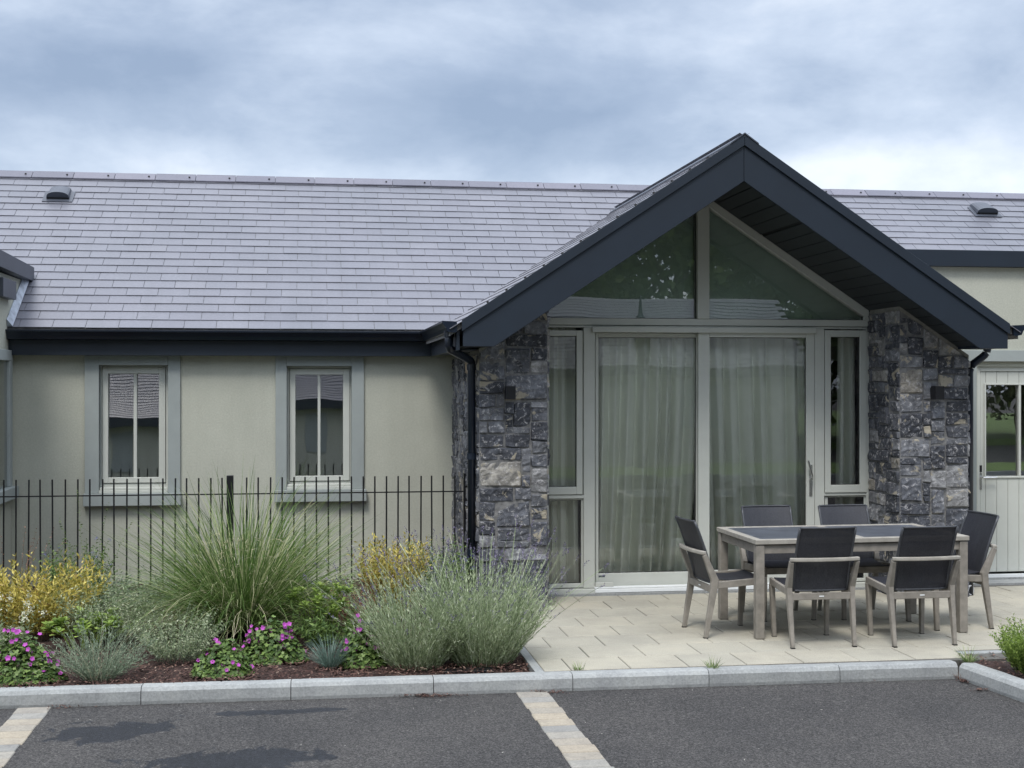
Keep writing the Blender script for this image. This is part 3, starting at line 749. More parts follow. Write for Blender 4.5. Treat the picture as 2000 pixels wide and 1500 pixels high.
b.hexa([PM(XL, 1.32 / sa, -.06), PM(13, 1.32 / sa, -.06), PM(13, SL, -.06), PM(XL, SL, -.06), PM(XL, 1.32 / sa, -.004), PM(13, 1.32 / sa, -.004), PM(13, SL, -.004), PM(XL, SL, -.004)])
PB = lambda x, l, h: (x, 2 * YRIDGE - PM(x, l, h)[1], PM(x, l, h)[2])
b.hexa([PB(-9, 0, -.06), PB(13, 0, -.06), PB(13, SL, -.06), PB(-9, SL, -.06), PB(-9, 0, .0), PB(13, 0, 0), PB(13, SL, 0), PB(-9, SL, 0)])
sub(b, 'roof_deck', 'mortar', roof)
b = MB(); x = -9.02; rr = random.Random(9)
scr = []
while x < 13:
    x1 = x + .452
    for sg in (-1, 1):
        y0, z0 = YRIDGE, ZRIDGE + .034; y1, z1 = YRIDGE + sg * .125, ZRIDGE - .125 * .655 + .030
        o = rr.uniform(0, .003)
        b.hexa([(x + .003, y0, z0 - .012 + o), (x1 - .003, y0, z0 - .012 + o), (x1 - .003, y1, z1 - .012 + o), (x + .003, y1, z1 - .012 + o),
                (x + .003, y0, z0 + o), (x1 - .003, y0, z0 + o), (x1 - .003, y1, z1 + o), (x + .003, y1, z1 + o)])
    yy, zz = YRIDGE - .07, ZRIDGE - .07 * .655 + .034
    scr.append((x + .38, yy, zz))
    x = x1
rg = sub(b, 'ridge_tiles', 'ridge', roof)
for (x, yy, zz) in scr:
    if -3.7 < x < 9.3:
        b = MB(); b.tube([(x, yy, zz), (x, yy - .006, zz + .009)], .011, 8); sub(b, 'ridge_screw', 'rubber', roof)
# roof vents
def vent(px, py, w_):
    r = ratio(px)
    # intersect the view ray with the main roof plane
    Y = 13.5
    for _ in range(60):
        z = ZA(px, py, Y); Y += (z - ZM(Y)) / .655 * .5
    X = r * Y; b = MB(); n = 9; hw = w_ / 2
    l0 = (Y - 12.93) / ca
    b.box(0, 0, 0, 0, 0, 0); b.v.clear(); b.f.clear()
    ring = []
    for (l, hh, ww) in ((l0 - .10, .0, 1), (l0 + .14, -.02, .92)):
        for q in range(n + 1):
            t = math.pi * q / n; ring.append(PM(X - math.cos(t) * hw * ww, l, .035 + hh + math.sin(t) ** .7 * (.07 if hh == 0 else .05)))
    b.v += ring
    for q in range(n): b.f.append((q, q + 1, n + 2 + q, n + 1 + q))
    b.f.append(tuple(range(n + 1, 2 * n + 2)))
    b.v += [PM(X - hw, l0 - .10, 0.014), PM(X + hw, l0 - .10, .014), PM(X + hw, l0 + .14, .014), PM(X - hw, l0 + .14, .014)]
    k = 2 * n + 2; b.f.append((k, 0, n + 1, k + 3)); b.f.append((k + 1, k + 2, 2 * n + 1, n)) 
    b.f.append(tuple(range(0, n + 1)))
    o = sub(b, 'roof_vent', 'fascia_grey', roof)
    b2 = MB(); b3 = MB(); b3.poly([PM(X - hw * .9, l0 - .103, .012), PM(X + hw * .9, l0 - .103, .012), PM(X + hw * .9, l0 - .103, .040), PM(X - hw * .9, l0 - .103, .040)]); sub(b3, 'roof_vent_slot', 'rubber', roof)
    b2.hexa([PM(X - hw - .04, l0 - .16, .013), PM(X + hw + .04, l0 - .16, .013), PM(X + hw + .04, l0 + .1, .013), PM(X - hw - .04, l0 + .1, .013),
             PM(X - hw - .04, l0 - .16, .018), PM(X + hw + .04, l0 - .16, .018), PM(X + hw + .04, l0 + .1, .018), PM(X - hw - .04, l0 + .1, .018)])
    sub(b2, 'roof_vent_base', 'fascia_grey', roof)
    return o
vent(116, 384, .24)['label'] = 'hooded roof vent near the left end of the ridge'
vent(1921, 414, .27)['label'] = 'hooded roof vent right of the gable'

# ---- wing roof
NRW = 16; hw_ = 2.44; SLW = hw_ / math.cos(math.atan(KS)); EXW = SLW / NRW; cw, sw = math.cos(math.atan(KS)), math.sin(math.atan(KS))
b = MB()
for sg in (-1, 1):
    def PW(y, l, h, sg=sg): return (CX + sg * (hw_ - l * cw + h * sw), y, ZR(CX + hw_) + l * sw + h * cw)
    for r_ in range(NRW):
        l0 = r_ * EXW; zc = ZR(CX + hw_) + l0 * sw; yv = 12.95 + (zc - 2.42) / .655 + .12
        y = YB - .02 + (.0 if r_ % 2 else -.15)
        while y < yv:
            a0, a1 = max(y, YB - .02), min(y + .3, yv)
            if a1 - a0 > .02:
                if sg < 0: slate(b, lambda q, l, h: PW(q, l, h), a0, a1, l0, l0 + EXW, rng=rb)
                else: slate(b, lambda q, l, h: PW(q, l, h), a0, a1, l0, l0 + EXW, rng=rb)
            y += .3
wr = H(b, 'roof', 'slate_verge'); wr['label'] = 'short slate roof over the stone gable'
b = MB()
for sg in (-1, 1):
    e = CX + sg * hw_
    b.hexa([(CX, YB + .02, ZR(CX) - .05), (e, YB + .02, ZR(e) - .05), (e, 12.9, ZR(e) - .05), (CX, 15.2, ZR(CX) - .05),
            (CX, YB + .02, ZR(CX) - .004), (e, YB + .02, ZR(e) - .004), (e, 12.9, ZR(e) - .004), (CX, 15.2, ZR(CX) - .004)])
sub(b, 'roof_deck', 'mortar', wr)
b = MB(); y = YB - .025
while y < 15.1:
    for sg in (-1, 1):
        b.hexa([(CX, y, ZR(CX) + .018), (CX + sg * .12, y, ZR(CX + .12) + .013), (CX + sg * .12, y + .445, ZR(CX + .12) + .013), (CX, y + .445, ZR(CX) + .018),
                (CX, y, ZR(CX) + .030), (CX + sg * .12, y, ZR(CX + .12) + .024), (CX + sg * .12, y + .445, ZR(CX + .12) + .024), (CX, y + .445, ZR(CX) + .030)])
    y += .45
sub(b, 'ridge_tiles', 'fascia_grey', wr)
# verge clips seen as small studs along the left verge
for l in range(2, 15):
    b = MB(); x = CX - hw_ + l * EXW * cw * 1.0; b.box(x - .008, x + .008, YB - .0, YB + .03, ZR(x) + .014, ZR(x) + .028)
    sub(b, 'verge_clip', 'rubber', wr)

# ---- bargeboards and verge trim
DE, DC = 2.335, 2.083
zbar = lambda d: 3.56 - KS * d
for sg, lb in ((-1, 'left bargeboard sloping down to the downpipe'), (1, 'right bargeboard sloping down to the right')):
    prof = [(0, zbar(0)), (DC, zbar(DC)), (DE, zbar(DC)), (DE, ZR(CX + DE) - .055), (0, ZR(CX) - .055)]
    g = .0015
    b = MB(); b.prism([(max(d, g), z) for d, z in prof], lambda p: (CX + sg * p[0], YB, p[1]), lambda p: (CX + sg * p[0], YB + .035, p[1]))
    # box end returning to the wall
    b.box(CX + sg * (DC + .02), CX + sg * (DE - .002), YB + .036, YG - .012, zbar(DC) + .004, zbar(DC) + .10)
    o = H(b, 'bargeboard', 'fascia', bevel=.003); o['label'] = lb
    b = MB(); prof = [(0, ZR(CX) - .075), (DE + .012, ZR(CX + DE + .012) - .075), (DE + .012, ZR(CX + DE + .012) + .016), (0, ZR(CX) + .016)]
    b.prism([(max(d, g), z) for d, z in prof], lambda p: (CX + sg * p[0], YB - .018, p[1]), lambda p: (CX + sg * p[0], YB - .001, p[1]))
    sub(b, 'verge_trim', 'fascia', o, bevel=.002)
# soffit boards running front to back
for sg in (-1, 1):
    b = MB(); d = .004; k = 0
    while d < 2.13:
        d1 = min(d + .098, 2.13); a, e = CX + sg * d, CX + sg * d1
        b.hexa([(a, YB + .036, SOFF(a)), (e, YB + .036, SOFF(e)), (e, YD + .05, SOFF(e)), (a, YD + .05, SOFF(a)),
                (a, YB + .036, SOFF(a) + .012), (e, YB + .036, SOFF(e) + .012), (e, YD + .05, SOFF(e) + .012), (a, YD + .05, SOFF(a) + .012)])
        d = d1 + (.008 if k != 4 else .03); k += 1
    H(b, 'soffit', 'soffit')
    b = MB(); a, e = CX + sg * .001, CX + sg * 2.13
    b.hexa([(a, YB + .04, SOFF(a) + .02), (e, YB + .04, SOFF(e) + .02), (e, YD + .05, SOFF(e) + .02), (a, YD + .05, SOFF(a) + .02),
            (a, YB + .04, SOFF(a) + .03), (e, YB + .04, SOFF(e) + .03), (e, YD + .05, SOFF(e) + .03), (a, YD + .05, SOFF(a) + .03)])
    H(b, 'soffit_backing', 'rubber')

# ---- fascia, gutters, downpipes
b = MB()
b.box(XBL + .0, 1.14, YW - .13, YW - .105, 2.155, 2.385); b.box(XBL, 1.14, YW - .105, YW - .001, 2.165, 2.18)
b.box(1.14, 1.165, YB + .037, YW - .13, 2.155, 2.33); b.box(1.165, XL - .012, YG + .02, YW - .13, 2.165, 2.18)
H(b, 'fascia', 'fascia', bevel=.002)
GPF = [(0, 0), (0, -.085), (.03, -.09), (.075, -.082), (.088, -.05), (.112, -.012), (.118, -.012), (.120, .004), (.110, .006), (.104, -.006), (.078, -.05), (.068, -.074), (.01, -.08), (.006, 0)]
def gutter_path(b, pts, prof, zt):
    """pts: plan points of the fascia line, left-hand normal is outward; mitred"""
    n = len(prof); k = len(b.v); P = [Vector(p) for p in pts]
    for i, p in enumerate(P):
        ds = []
        if i: ds.append((p - P[i - 1]).normalized())
        if i < len(P) - 1: ds.append((P[i + 1] - p).normalized())
        nr = [Vector((d.y, -d.x)) for d in ds]; m = sum(nr, Vector((0, 0))).normalized(); m /= max(.3, m.dot(nr[0]))
        for o, z in prof: b.v.append((p.x + m.x * o, p.y + m.y * o, zt + z))
    for i in range(len(P) - 1):
        for j in range(n):
            j2 = (j + 1) % n; b.f.append((k + i * n + j, k + (i + 1) * n + j, k + (i + 1) * n + j2, k + i * n + j2))
    b.f.append(tuple(k + j for j in range(n))); b.f.append(tuple(k + (len(P) - 1) * n + j for j in range(n))[::-1])
b = MB(); gutter_path(b, [(XBL + .0, YW - .131), (1.139, YW - .131), (1.139, YB + .0)], GPF, 2.385)
g = H(b, 'gutter', 'gutter'); g['label'] = 'charcoal gutter along the rendered wall, turning to the gable'
b = MB(); b.prism([(0, 0), (0, -.085), (.03, -.09), (.075, -.082), (.088, -.05), (.118, -.012), (.120, .004)], lambda p: (1.138 - p[0], YB - .004, 2.385 + p[1]), lambda p: (1.138 - p[0], YB + .004, 2.385 + p[1]))
sub(b, 'end_cap', 'gutter', g)
xr_ = CX + (CX - 1.139)
b = MB(); gutter_path(b, [(xr_, YB), (xr_, 11.98)], GPF, 2.385); g = H(b, 'gutter', 'gutter'); g['label'] = 'short gutter end right of the gable'
b = MB(); b.prism([(0, 0), (0, -.085), (.03, -.09), (.075, -.082), (.088, -.05), (.118, -.012), (.120, .004)], lambda p: (xr_ + p[0], YB - .004, 2.385 + p[1]), lambda p: (xr_ + p[0], YB + .004, 2.385 + p[1]))
sub(b, 'end_cap', 'gutter', g)
def round_path(pts, rad=.05, n=5):
    P = [Vector(p) for p in pts]; out = [P[0]]
    for i in range(1, len(P) - 1):
        a = (P[i - 1] - P[i]).normalized() * rad; c = (P[i + 1] - P[i]).normalized() * rad
        for q in range(n + 1):
            t = q / n; out.append((P[i] + a) * (1 - t) ** 2 + P[i] * 2 * t * (1 - t) + (P[i] + c) * t * t)
    out.append(P[-1]); return out
b = MB(); xp, yp = XL - .05, YG + .085
b.tube(round_path([(1.09, YB + .15, 2.31), (1.09, YB + .15, 2.17), (xp, yp, 2.08), (xp, yp, .0)]), .034, 16)
dp = H(b, 'downpipe', 'gutter', smooth=True); dp['label'] = 'swan necked downpipe in front of the left pier'
for (x, y, z) in ((xp, yp, 2.0), (xp, yp, 1.25), (xp, yp, .45), (1.09, YB + .15, 2.265)):
    b = MB(); b.tube([(x, y, z), (x, y, z + .05)], .041, 16); sub(b, 'pipe_collar', 'gutter', dp)
b = MB(); xq, yq = XR + .06, YG + .10
b.tube(round_path([(xr_ + .06, YG + .1, 2.31), (xr_ + .06, YG + .1, 2.16), (xq, yq, 2.04), (xq, yq, .0)], .06), .034, 16)
dp = H(b, 'downpipe', 'gutter', smooth=True); dp['label'] = 'downpipe bending in behind the right pier'

# ---- lead flashing where the main roof meets the left block
b = MB(); 
for i in range(6):
    l0, l1 = i * .17, (i + 1) * .17 + .01
    b.hexa([PM(XBL + .002, l0, .014), PM(XBL + .05, l0, .018), PM(XBL + .05, l1, .018), PM(XBL + .002, l1, .014), PM(XBL + .002, l0, .09), PM(XBL + .008, l0, .09), PM(XBL + .008, l1, .09), PM(XBL + .002, l1, .09)])
H(b, 'lead_flashing', 'lead')

# ---- glazed gable screen with sliding doors
def zd(py, px=1390, Y=YD): return ZA(px, py, Y)
def xd(px, Y=YD): return XA(px, Y)
zT0, zT1 = zd(636), zd(623)          # transom under the top lights
zH = zd(641)                         # head of the doors
SC = lambda x, o=.0: SOFF(x) - .035 - o
# outer frame + top light frame
b = MB(); Y0, Y1 = YD, YD + .09
xm0, xm1 = xd(1362), xd(1385)
b.box(XO0 - .03, XO1 + .0, Y0, Y1, zT0, zT1)
b.box(xm0, xm1, Y0 - .012, Y1, zT1 + .0005, SOFF(CX) - .06)
for sg in (-1, 1):           # sloping heads
    xe = XO0 - .03 if sg < 0 else XO1
    xi = xm0 if sg < 0 else xm1
    b.hexa([(xi, Y0, SC(xi, .05)), (xe, Y0, SC(xe, .05)), (xe, Y1, SC(xe, .05)), (xi, Y1, SC(xi, .05)), (xi, Y0, SC(xi, -.033)), (xe, Y0, SC(xe, -.033)), (xe, Y1, SC(xe, -.033)), (xi, Y1, SC(xi, -.033))])
b.box(XO1 - .045, XO1 - .0005, Y0 - .004, Y1, zT1, SC(XO1, .02))
b.box(XO0 - .03, XO0 + .015, Y0 - .004, Y1, zT1, SC(XO0, .02))
gs = H(b, 'gable_window', 'frame', bevel=.003); gs['label'] = 'triangular glazing above the doors'
for (xa, xb, nm) in ((XO0 - .02, xm0, 'left triangular pane'), (xm1, XO1 - .02, 'right triangular pane')):
    b = MB(); b.poly([(xa, Y0 + .05, zT1 - .01), (xb, Y0 + .05, zT1 - .01), (xb, Y0 + .05, SC(xb, .03)), (xa, Y0 + .05, SC(xa, .03))])
    sub(b, 'pane', 'glass_apex', gs)
    b = MB()    # thin black glazing gasket
    t = .006; zz = lambda x: SC(x, .05)
    xa2, xb2 = (XO0 + .015, xm0) if xa < CX - .5 else (xm1, XO1 - .045)
    b.box(xa2, xb2, Y0 + .038, Y0 + .049, zT1, zT1 + t); b.box(xa2, xa2 + t, Y0 + .038, Y0 + .049, zT1 + t, zz(xa2)); b.box(xb2 - t, xb2, Y0 + .038, Y0 + .049, zT1 + t, zz(xb2))
    sub(b, 'gasket', 'rubber', gs)
for xa, xb in ((XO0, xm0 + .01), (xm1 - .01, XO1)):
    b = MB(); b.prism([(xa, zT0), (xb, zT0), (xb, SC(xb, -.01)), (xa, SC(xa, -.01))], lambda p: (p[0], YD + .16, p[1]), lambda p: (p[0], YD + .164, p[1])); H(b, 'apex_blind', 'blind')
# lower screen frame
b = MB(); zB = .055
b.box(XO0 - .03, XO1, Y0 + .006, Y1, zH, zT0 - .006)                       # head strip
b.box(xd(1140), xd(1162), Y0, Y1, zB, zH - .001); b.box(xd(1592), xd(1610), Y0, Y1, zB, zH - .001)     # posts
b.box(xd(1692), XO1 - .0005, Y0 - .004, Y1, zB, zH - .001); b.box(XO0 - .03, XO0 - .003, Y0, Y1, zB, zH - .001)
b.box(xd(1162), xd(1592), Y0 + .03, Y1, zd(650), zH - .001)
b.box(xd(1156), xd(1592), Y0 - .03, Y0 - .001, zd(650), zd(640))
b.box(XO0 - .03, xd(1140), Y0, Y1, zd(974, 1105), zd(967, 1105)); b.box(xd(1610), xd(1692), Y0, Y1, zd(968, 1650), zd(962, 1650))
scr_ = H(b, 'sliding_door', 'frame', bevel=.003); scr_['label'] = 'wide two leaf glazed sliding door with side lights'
b = MB()
b.box(XO0 + .004, XO1 - .004, Y0 - .035, Y1, -.02, zB - .004)
sub(b, 'threshold', 'frame', scr_, bevel=.004)
b = MB(); b.box(xd(1160), xd(1592), Y0 - .05, Y0 - .036, .018, .05); b.box(xd(1160), xd(1592), Y0 - .034, Y0 + .02, zB - .003, zB + .012); sub(b, 'track', 'frame_white', scr_, bevel=.003)
def leafpanel(px0, px1, gx0, gx1, pz0, pz1, gz0, gz1, Y, name, glassname='pane', th=.045, mid=None, gmat='glass_door', pm=None):
    pm = pm or (px0 + px1) / 2
    f = lambda py: ZA(pm, py, Y)
    b = MB(); x0, x1, g0, g1 = xd(px0, Y), xd(px1, Y), xd(gx0, Y), xd(gx1, Y); z0, z1, h0, h1 = f(pz1), f(pz0), f(gz1), f(gz0)
    z0 = max(z0, zB + .003)
    b.box(x0, g0, Y, Y + th, z0, z1); b.box(g1, x1, Y, Y + th, z0, z1); b.box(g0, g1, Y, Y + th, z0, h0); b.box(g0, g1, Y, Y + th, h1, z1)
    o = sub(b, name, 'frame', scr_, bevel=.004)
    b = MB(); t = .005
    b.box(g0, g0 + t, Y + .02, Y + .027, h0, h1); b.box(g1 - t, g1, Y + .02, Y + .027, h0, h1); b.box(g0 + t, g1 - t, Y + .02, Y + .027, h0, h0 + t); b.box(g0 + t, g1 - t, Y + .02, Y + .027, h1 - t, h1)
    sub(b, 'gasket', 'rubber', scr_)
    b = MB(); b.quad((g0 - .004, Y + .028, h0 - .004), (g1 + .004, Y + .028, h0 - .004), (g1 + .004, Y + .028, h1 + .004), (g0 - .004, Y + .028, h1 + .004))
    sub(b, glassname, gmat, scr_)
    return o
leafpanel(1163, 1385, 1169, 1360, 651, 1152, 659, 1118, YD + .055, 'fixed_leaf')
leafpanel(1364, 1591, 1386, 1575, 645, 1152, 659, 1112, YD + .006, 'sliding_leaf')
leafpanel(1064, 1138, 1072, 1126, 645, 966, 656, 951, YD - .012, 'side_light_sash', pm=1105)
leafpanel(1064, 1140, 1072, 1135, 975, 1150, 977, 1140, YD + .02, 'lower_side_light', pm=1105)
leafpanel(1612, 1693, 1623, 1680, 645, 962, 658, 947, YD - .012, 'side_light_sash')
leafpanel(1611, 1692, 1617, 1688, 969, 1140, 971, 1130, YD + .02, 'lower_side_light')
b = MB(); hx = xd(1583.5, YD); hz0, hz1 = zd(968, 1583), zd(903, 1583)
b.box(hx - .014, hx + .014, YD - .004, YD + .005, hz0, hz1 - .02)
b.tube(round_path([(hx, YD - .002, zd(932, 1583)), (hx, YD - .05, zd(932, 1583)), (hx - .045, YD - .055, hz1 + .02)], .015), .009, 10)
b.tube([(hx, YD - .004, zd(935, 1583)), (hx, YD - .02, zd(935, 1583))], .016, 12)
sub(b, 'handle', 'chrome', scr_, bevel=.001)
b = MB(); b.box(xd(1162), xd(1197), YD - .03, YD - .001, ZA(1180, 1145, YD), ZA(1180, 1137, YD)); sub(b, 'drain_cap', 'frame', scr_, bevel=.003)
b = MB(); b.box(xd(1172), xd(1184), YD + .0535, YD + .0548, ZA(1180, 1129, YD), ZA(1180, 1125.5, YD)); sub(b, 'maker_plate', 'fascia_grey', scr_)
b = MB(); b.box(XO0 - .1, XO1 + .1, YD - .06, YD + .3, -.15, -.021); b.box(XO0 + .003, XO1 - .003, YD - .075, YD - .036, -.02, .014); H(b, 'step', 'kerb')

# ---- wall lights
for px, pl_ in ((995, 'black box wall light on the left pier'), (1827, 'black box wall light on the right pier')):
    x = XA(px, YG - .05); z0, z1 = ZA(px, 778, YG - .05), ZA(px, 755, YG - .05); b = MB()
    b.box(x - .04, x + .04, YG - .14, YG - .04, z0 - .01, z1 + .005)
    b.box(x - .03, x + .03, YG - .0395, YG + .01, z0 + .01, z1 - .01)
    o = H(b, 'wall_light', 'black_metal', bevel=.003); o['label'] = pl_

# ================================================================= CURTAINS
def curtain(pxa, pxb, pxa2, pxb2, Y, label, folds, seed, z0=.03, z1=2.42, mat='curtain'):
    rnd = random.Random(seed); b = MB(); nx = folds * 16; nz = 22
    ph = [rnd.uniform(-.6, .6) for _ in range(folds * 2 + 2)]; am = [rnd.uniform(.55, 1.3) for _ in range(folds * 2 + 2)]
    for j in range(nz + 1):
        v = j / nz; z = z1 - (z1 - z0) * v
        xa = XA(pxa + (pxa2 - pxa) * v ** 1.5, Y); xb = XA(pxb + (pxb2 - pxb) * v ** 1.5, Y)
        for i in range(nx + 1):
            u = i / nx; q = u * folds; k = int(q) % len(ph)
            f = q - int(q); kk = (1 - f) * ph[int(q)] + f * ph[int(q) + 1]; aa = (1 - f) * am[int(q)] + f * am[int(q) + 1]
            a = 2 * math.pi * q + kk * 2.4 + .9 * v * math.sin(q * 1.7 + seed)
            sh = 1 - 2.0 * abs(math.sin(a / 2)) ** .8 + .10 * math.sin(2.0 * a + ph[int(q)] * 5)
            d = (.032 + .05 * min(1, v * 2.2)) * aa * sh
            x = xa + (xb - xa) * u + .010 * math.cos(a) * min(1, v * 2)
            b.v.append((x, Y + d, z + (rnd.uniform(0, .004) if j == nz else 0)))
    for j in range(nz):
        for i in range(nx):
            q = j * (nx + 1) + i; b.f.append((q, q + 1, q + nx + 2, q + nx + 1))
    o = b.build('curtain', mat, smooth=True, loc=(XA((pxa + pxb) / 2, Y), Y, 0)); return tag(o, label, 'curtain', 'sage green pleated curtains')
curtain(1040, 1124, 1030, 1128, 11.93, 'sage green curtain behind the narrow left side light', 5, 3)
curtain(1160, 1372, 1150, 1345, 11.92, 'sage green curtain filling the left leaf of the sliding door', 8, 4)
curtain(1362, 1585, 1378, 1590, 11.93, 'sage green curtain filling the right leaf of the sliding door', 8, 5)
curtain(1636, 1672, 1626, 1676, 11.93, 'narrow sage green curtain behind the right side light', 2, 6)

# ================================================================= ADJOINING BLOCKS
lb = thing('flat_roofed_annex', 'cream rendered block with grey flat roof edge at the left edge of the photo', 'building', (-4, 11.4, 0))
rbk = thing('flat_roofed_annex', 'cream rendered block with charcoal roof edge and a pale boarded door, right of the gable', 'building', (7.5, 12.0, 0))
def A(mb, name, mat, root, par=None, **k):
    o = mb.build(name, mat, **k); o.parent = par or root
    if not par: o.matrix_parent_inverse = Matrix.Translation(-Vector(root.location))
    return o
b = MB(); b.box(-7.5, XBL - .001, 11.4, 14.2, -.12, 2.899); A(b, 'wall', 'render', lb)
b = MB()
Ye = 13.74; xf = XBL + .08
b.hexa([(-7.6, 11.2, 2.94), (xf, 11.2, 2.94), (xf, Ye, 2.90), (-7.6, Ye, 2.90), (-7.6, 11.2, 3.10), (xf, 11.2, 3.10), (xf, Ye, 3.04), (-7.6, Ye, 3.04)])
A(b, 'roof_edge', 'fascia_grey', lb, bevel=.004)
b = MB(); b.box(-7.4, XBL - .002, Ye + .001, 14.2, 2.931, 2.96); A(b, 'roof', 'fascia_grey', lb)
b = MB(); b.box(-6, XBL + .07, 12.45, 12.98, 2.67, 2.84); A(b, 'canopy_beam', 'fascia_grey', lb, bevel=.004)
# side window of the left block (only its edge shows)
b = MB(); xs_ = XBL + .028
Ys = 13.02
b.box(XBL - .01, xs_, 11.7, 11.82, .93, 2.10); b.box(XBL - .01, xs_, 12.9, Ys, .93, 2.10); b.box(XBL - .01, xs_ + .002, 11.7, Ys + .02, 2.101, 2.20)
wl = A(b, 'window_surround', 'surround', lb, bevel=.004)
b = MB(); b.box(XBL - .01, xs_ + .05, 11.68, Ys + .03, .82, .929); A(b, 'sill', 'surround', lb, bevel=.004)
b = MB(); b.box(XBL - .02, XBL + .003, 11.82, 12.9, .93, 2.10); A(b, 'pane', 'glass', lb)
# right block
YR = 12.0
zf0, zf1 = ZA(1900, 522, YR), ZA(1900, 490, YR)
b = MB(); dx0, dx1 = XA(1909, YR), XA(1909, YR) + .98; dz1 = ZA(1950, 716, YR)
b.box(XR - .02, dx0, YR, 14.3, -.12, zf0); b.box(dx1, XBR, YR, 14.3, -.12, zf0); b.box(dx0, dx1, YR, 14.3, dz1, zf0); b.box(dx0, dx1, YR + .8, 14.3, -.12, dz1)
A(b, 'wall', 'render', rbk)
b = MB(); b.box(XR - .3, XBR + .1, YR - .07, 14.0, zf0, zf1); A(b, 'roof_edge', 'fascia', rbk, bevel=.004)
b = MB(); YR2 = YR - .03
b.box(XR + .02, XBR, YR2 - .012, YR - .001, ZA(1960, 706, YR2), ZA(1960, 684, YR2)); b.box(XA(1893, YR2), XA(1908, YR2), YR2, YR - .001, 0, ZA(1960, 707, YR2)); b.box(dx1, dx1 + .1, YR2, YR - .001, 0, ZA(1960, 707, YR2))
A(b, 'door_surround', 'surround', rbk, bevel=.003)
YDd = YR + .03
b = MB()    # door leaf: boarded with a large two light window
wx0, wx1, wz0, wz1 = XA(1925, YDd), XA(1925, YDd) + .64, ZA(1950, 930, YDd), ZA(1950, 752, YDd)
lx0, lx1 = dx0 + .045, dx1 - .045
zl0, zl1 = .07, dz1 - .05
def boards(b, x0, x1, z0, z1, w=.115):
    x = x0
    while x < x1 - .001:
        e = min(x + w, x1); b.box(x + .0015, e - .0015, YDd, YDd + .04, z0, z1); x = e
boards(b, lx0, wx0, zl0, zl1); boards(b, wx0, wx1, zl0, wz0); boards(b, wx0, wx1, wz1, zl1); boards(b, wx1, lx1, zl0, zl1)
dr = A(b, 'door', 'frame', rbk, bevel=.003)
b = MB(); b.box(lx0, lx1, YDd + .041, YDd + .05, zl0, wz0); b.box(lx0, lx1, YDd + .041, YDd + .05, wz1, zl1); b.box(lx0, wx0, YDd + .041, YDd + .05, wz0, wz1); b.box(wx1, lx1, YDd + .041, YDd + .05, wz0, wz1)
A(b, 'door_core', 'frame', rbk, dr)
b = MB(); b.box(dx0, lx0 - .004, YDd - .01, YDd + .06, 0, dz1); b.box(lx1 + .004, dx1, YDd - .01, YDd + .06, 0, dz1); b.box(lx0 - .004, lx1 + .004, YDd - .01, YDd + .06, zl1 + .004, dz1)
A(b, 'door_frame', 'frame', rbk, bevel=.003)
b = MB(); t = .018
b.box(wx0 - t, wx0, YDd - .012, YDd - .001, wz0 - t, wz1 + t); b.box(wx1, wx1 + t, YDd - .012, YDd - .001, wz0 - t, wz1 + t); b.box(wx0, wx1, YDd - .012, YDd - .001, wz0 - t, wz0); b.box(wx0, wx1, YDd - .012, YDd - .001, wz1, wz1 + t)
xx = XA(1991, YDd); b.box(xx - .012, xx + .012, YDd - .01, YDd + .02, wz0, wz1); A(b, 'glazing_bead', 'frame', rbk, dr, bevel=.003)
b = MB(); b.quad((wx0, YDd + .02, wz0), (wx1, YDd + .02, wz0), (wx1, YDd + .02, wz1), (wx0, YDd + .02, wz1)); A(b, 'pane', 'glass', rbk, dr)
b = MB(); hx = XA(1914.5, YDd); hz = ZA(1914, 932, YDd)
b.box(hx - .012, hx + .012, YDd - .012, YDd - .001, hz - .12, hz + .04); b.tube(round_path([(hx, YDd - .01, hz), (hx, YDd - .055, hz), (hx + .14, YDd - .055, hz)], .015), .009, 8)
A(b, 'handle', 'chrome', rbk, dr)
b = MB(); b.box(hx - .012, hx + .012, YDd - .012, YDd - .001, hz + .05, hz + .115); A(b, 'lock_plate', 'black_metal', rbk, dr)
b = MB(); b.box(dx0 - .05, dx1 + .05, YR - .06, YR - .0, .03, .055); A(b, 'door_track', 'frame_white', rbk); 
b = MB(); b.box(XR + .02, XBR, YR - .30, YR - .001, -.12, .012); b.box(dx0 - .05, dx1 + .05, YR - .07, YR + .05, .013, .029); A(b, 'step', 'kerb', rbk)

# short pipe outlet lying at the foot of the right pier
pt = GP(1893, 1163); yy = pt.y
pp = thing('drain_pipe', 'short pale pipe stub with a black mouth on the paving beside the right pier', 'pipe', (pt.x, yy, 0), R(0))
def LB(mb, name, mat, root, **k): o = mb.build(name, mat, **k); o.parent = root; return o
b = MB(); n = 18; k = 0
for (yy2, r) in ((0, .045), (0, .036), (.12, .036)):
    for j in range(n): a = 2 * math.pi * j / n; b.v.append((-.03 + yy2 * 0 + .05 * (1 if yy2 == 0 else -1) , math.cos(a) * r, .05 + math.sin(a) * r))
for i in range(2):
    for j in range(n): j2 = (j + 1) % n; b.f.append((i * n + j, i * n + j2, (i + 1) * n + j2, (i + 1) * n + j))
b.tube([(.02, 0, .05), (-.09, 0, .05)], .0455, 18, cap=False)
o = LB(b, 'pipe_body', 'pale_pipe', pp, smooth=False)
b = MB(); b.tube([(-.0, 0, .05), (-.005, 0, .05)], .036, 18); LB(b, 'pipe_mouth', 'rubber', pp)
b = MB(); b.box(-.11, -.06, -.05, .05, 0, .10); LB(b, 'pipe_collar', 'chrome', pp, bevel=.006)
pp.rotation_euler = (0, 0, R(-60))

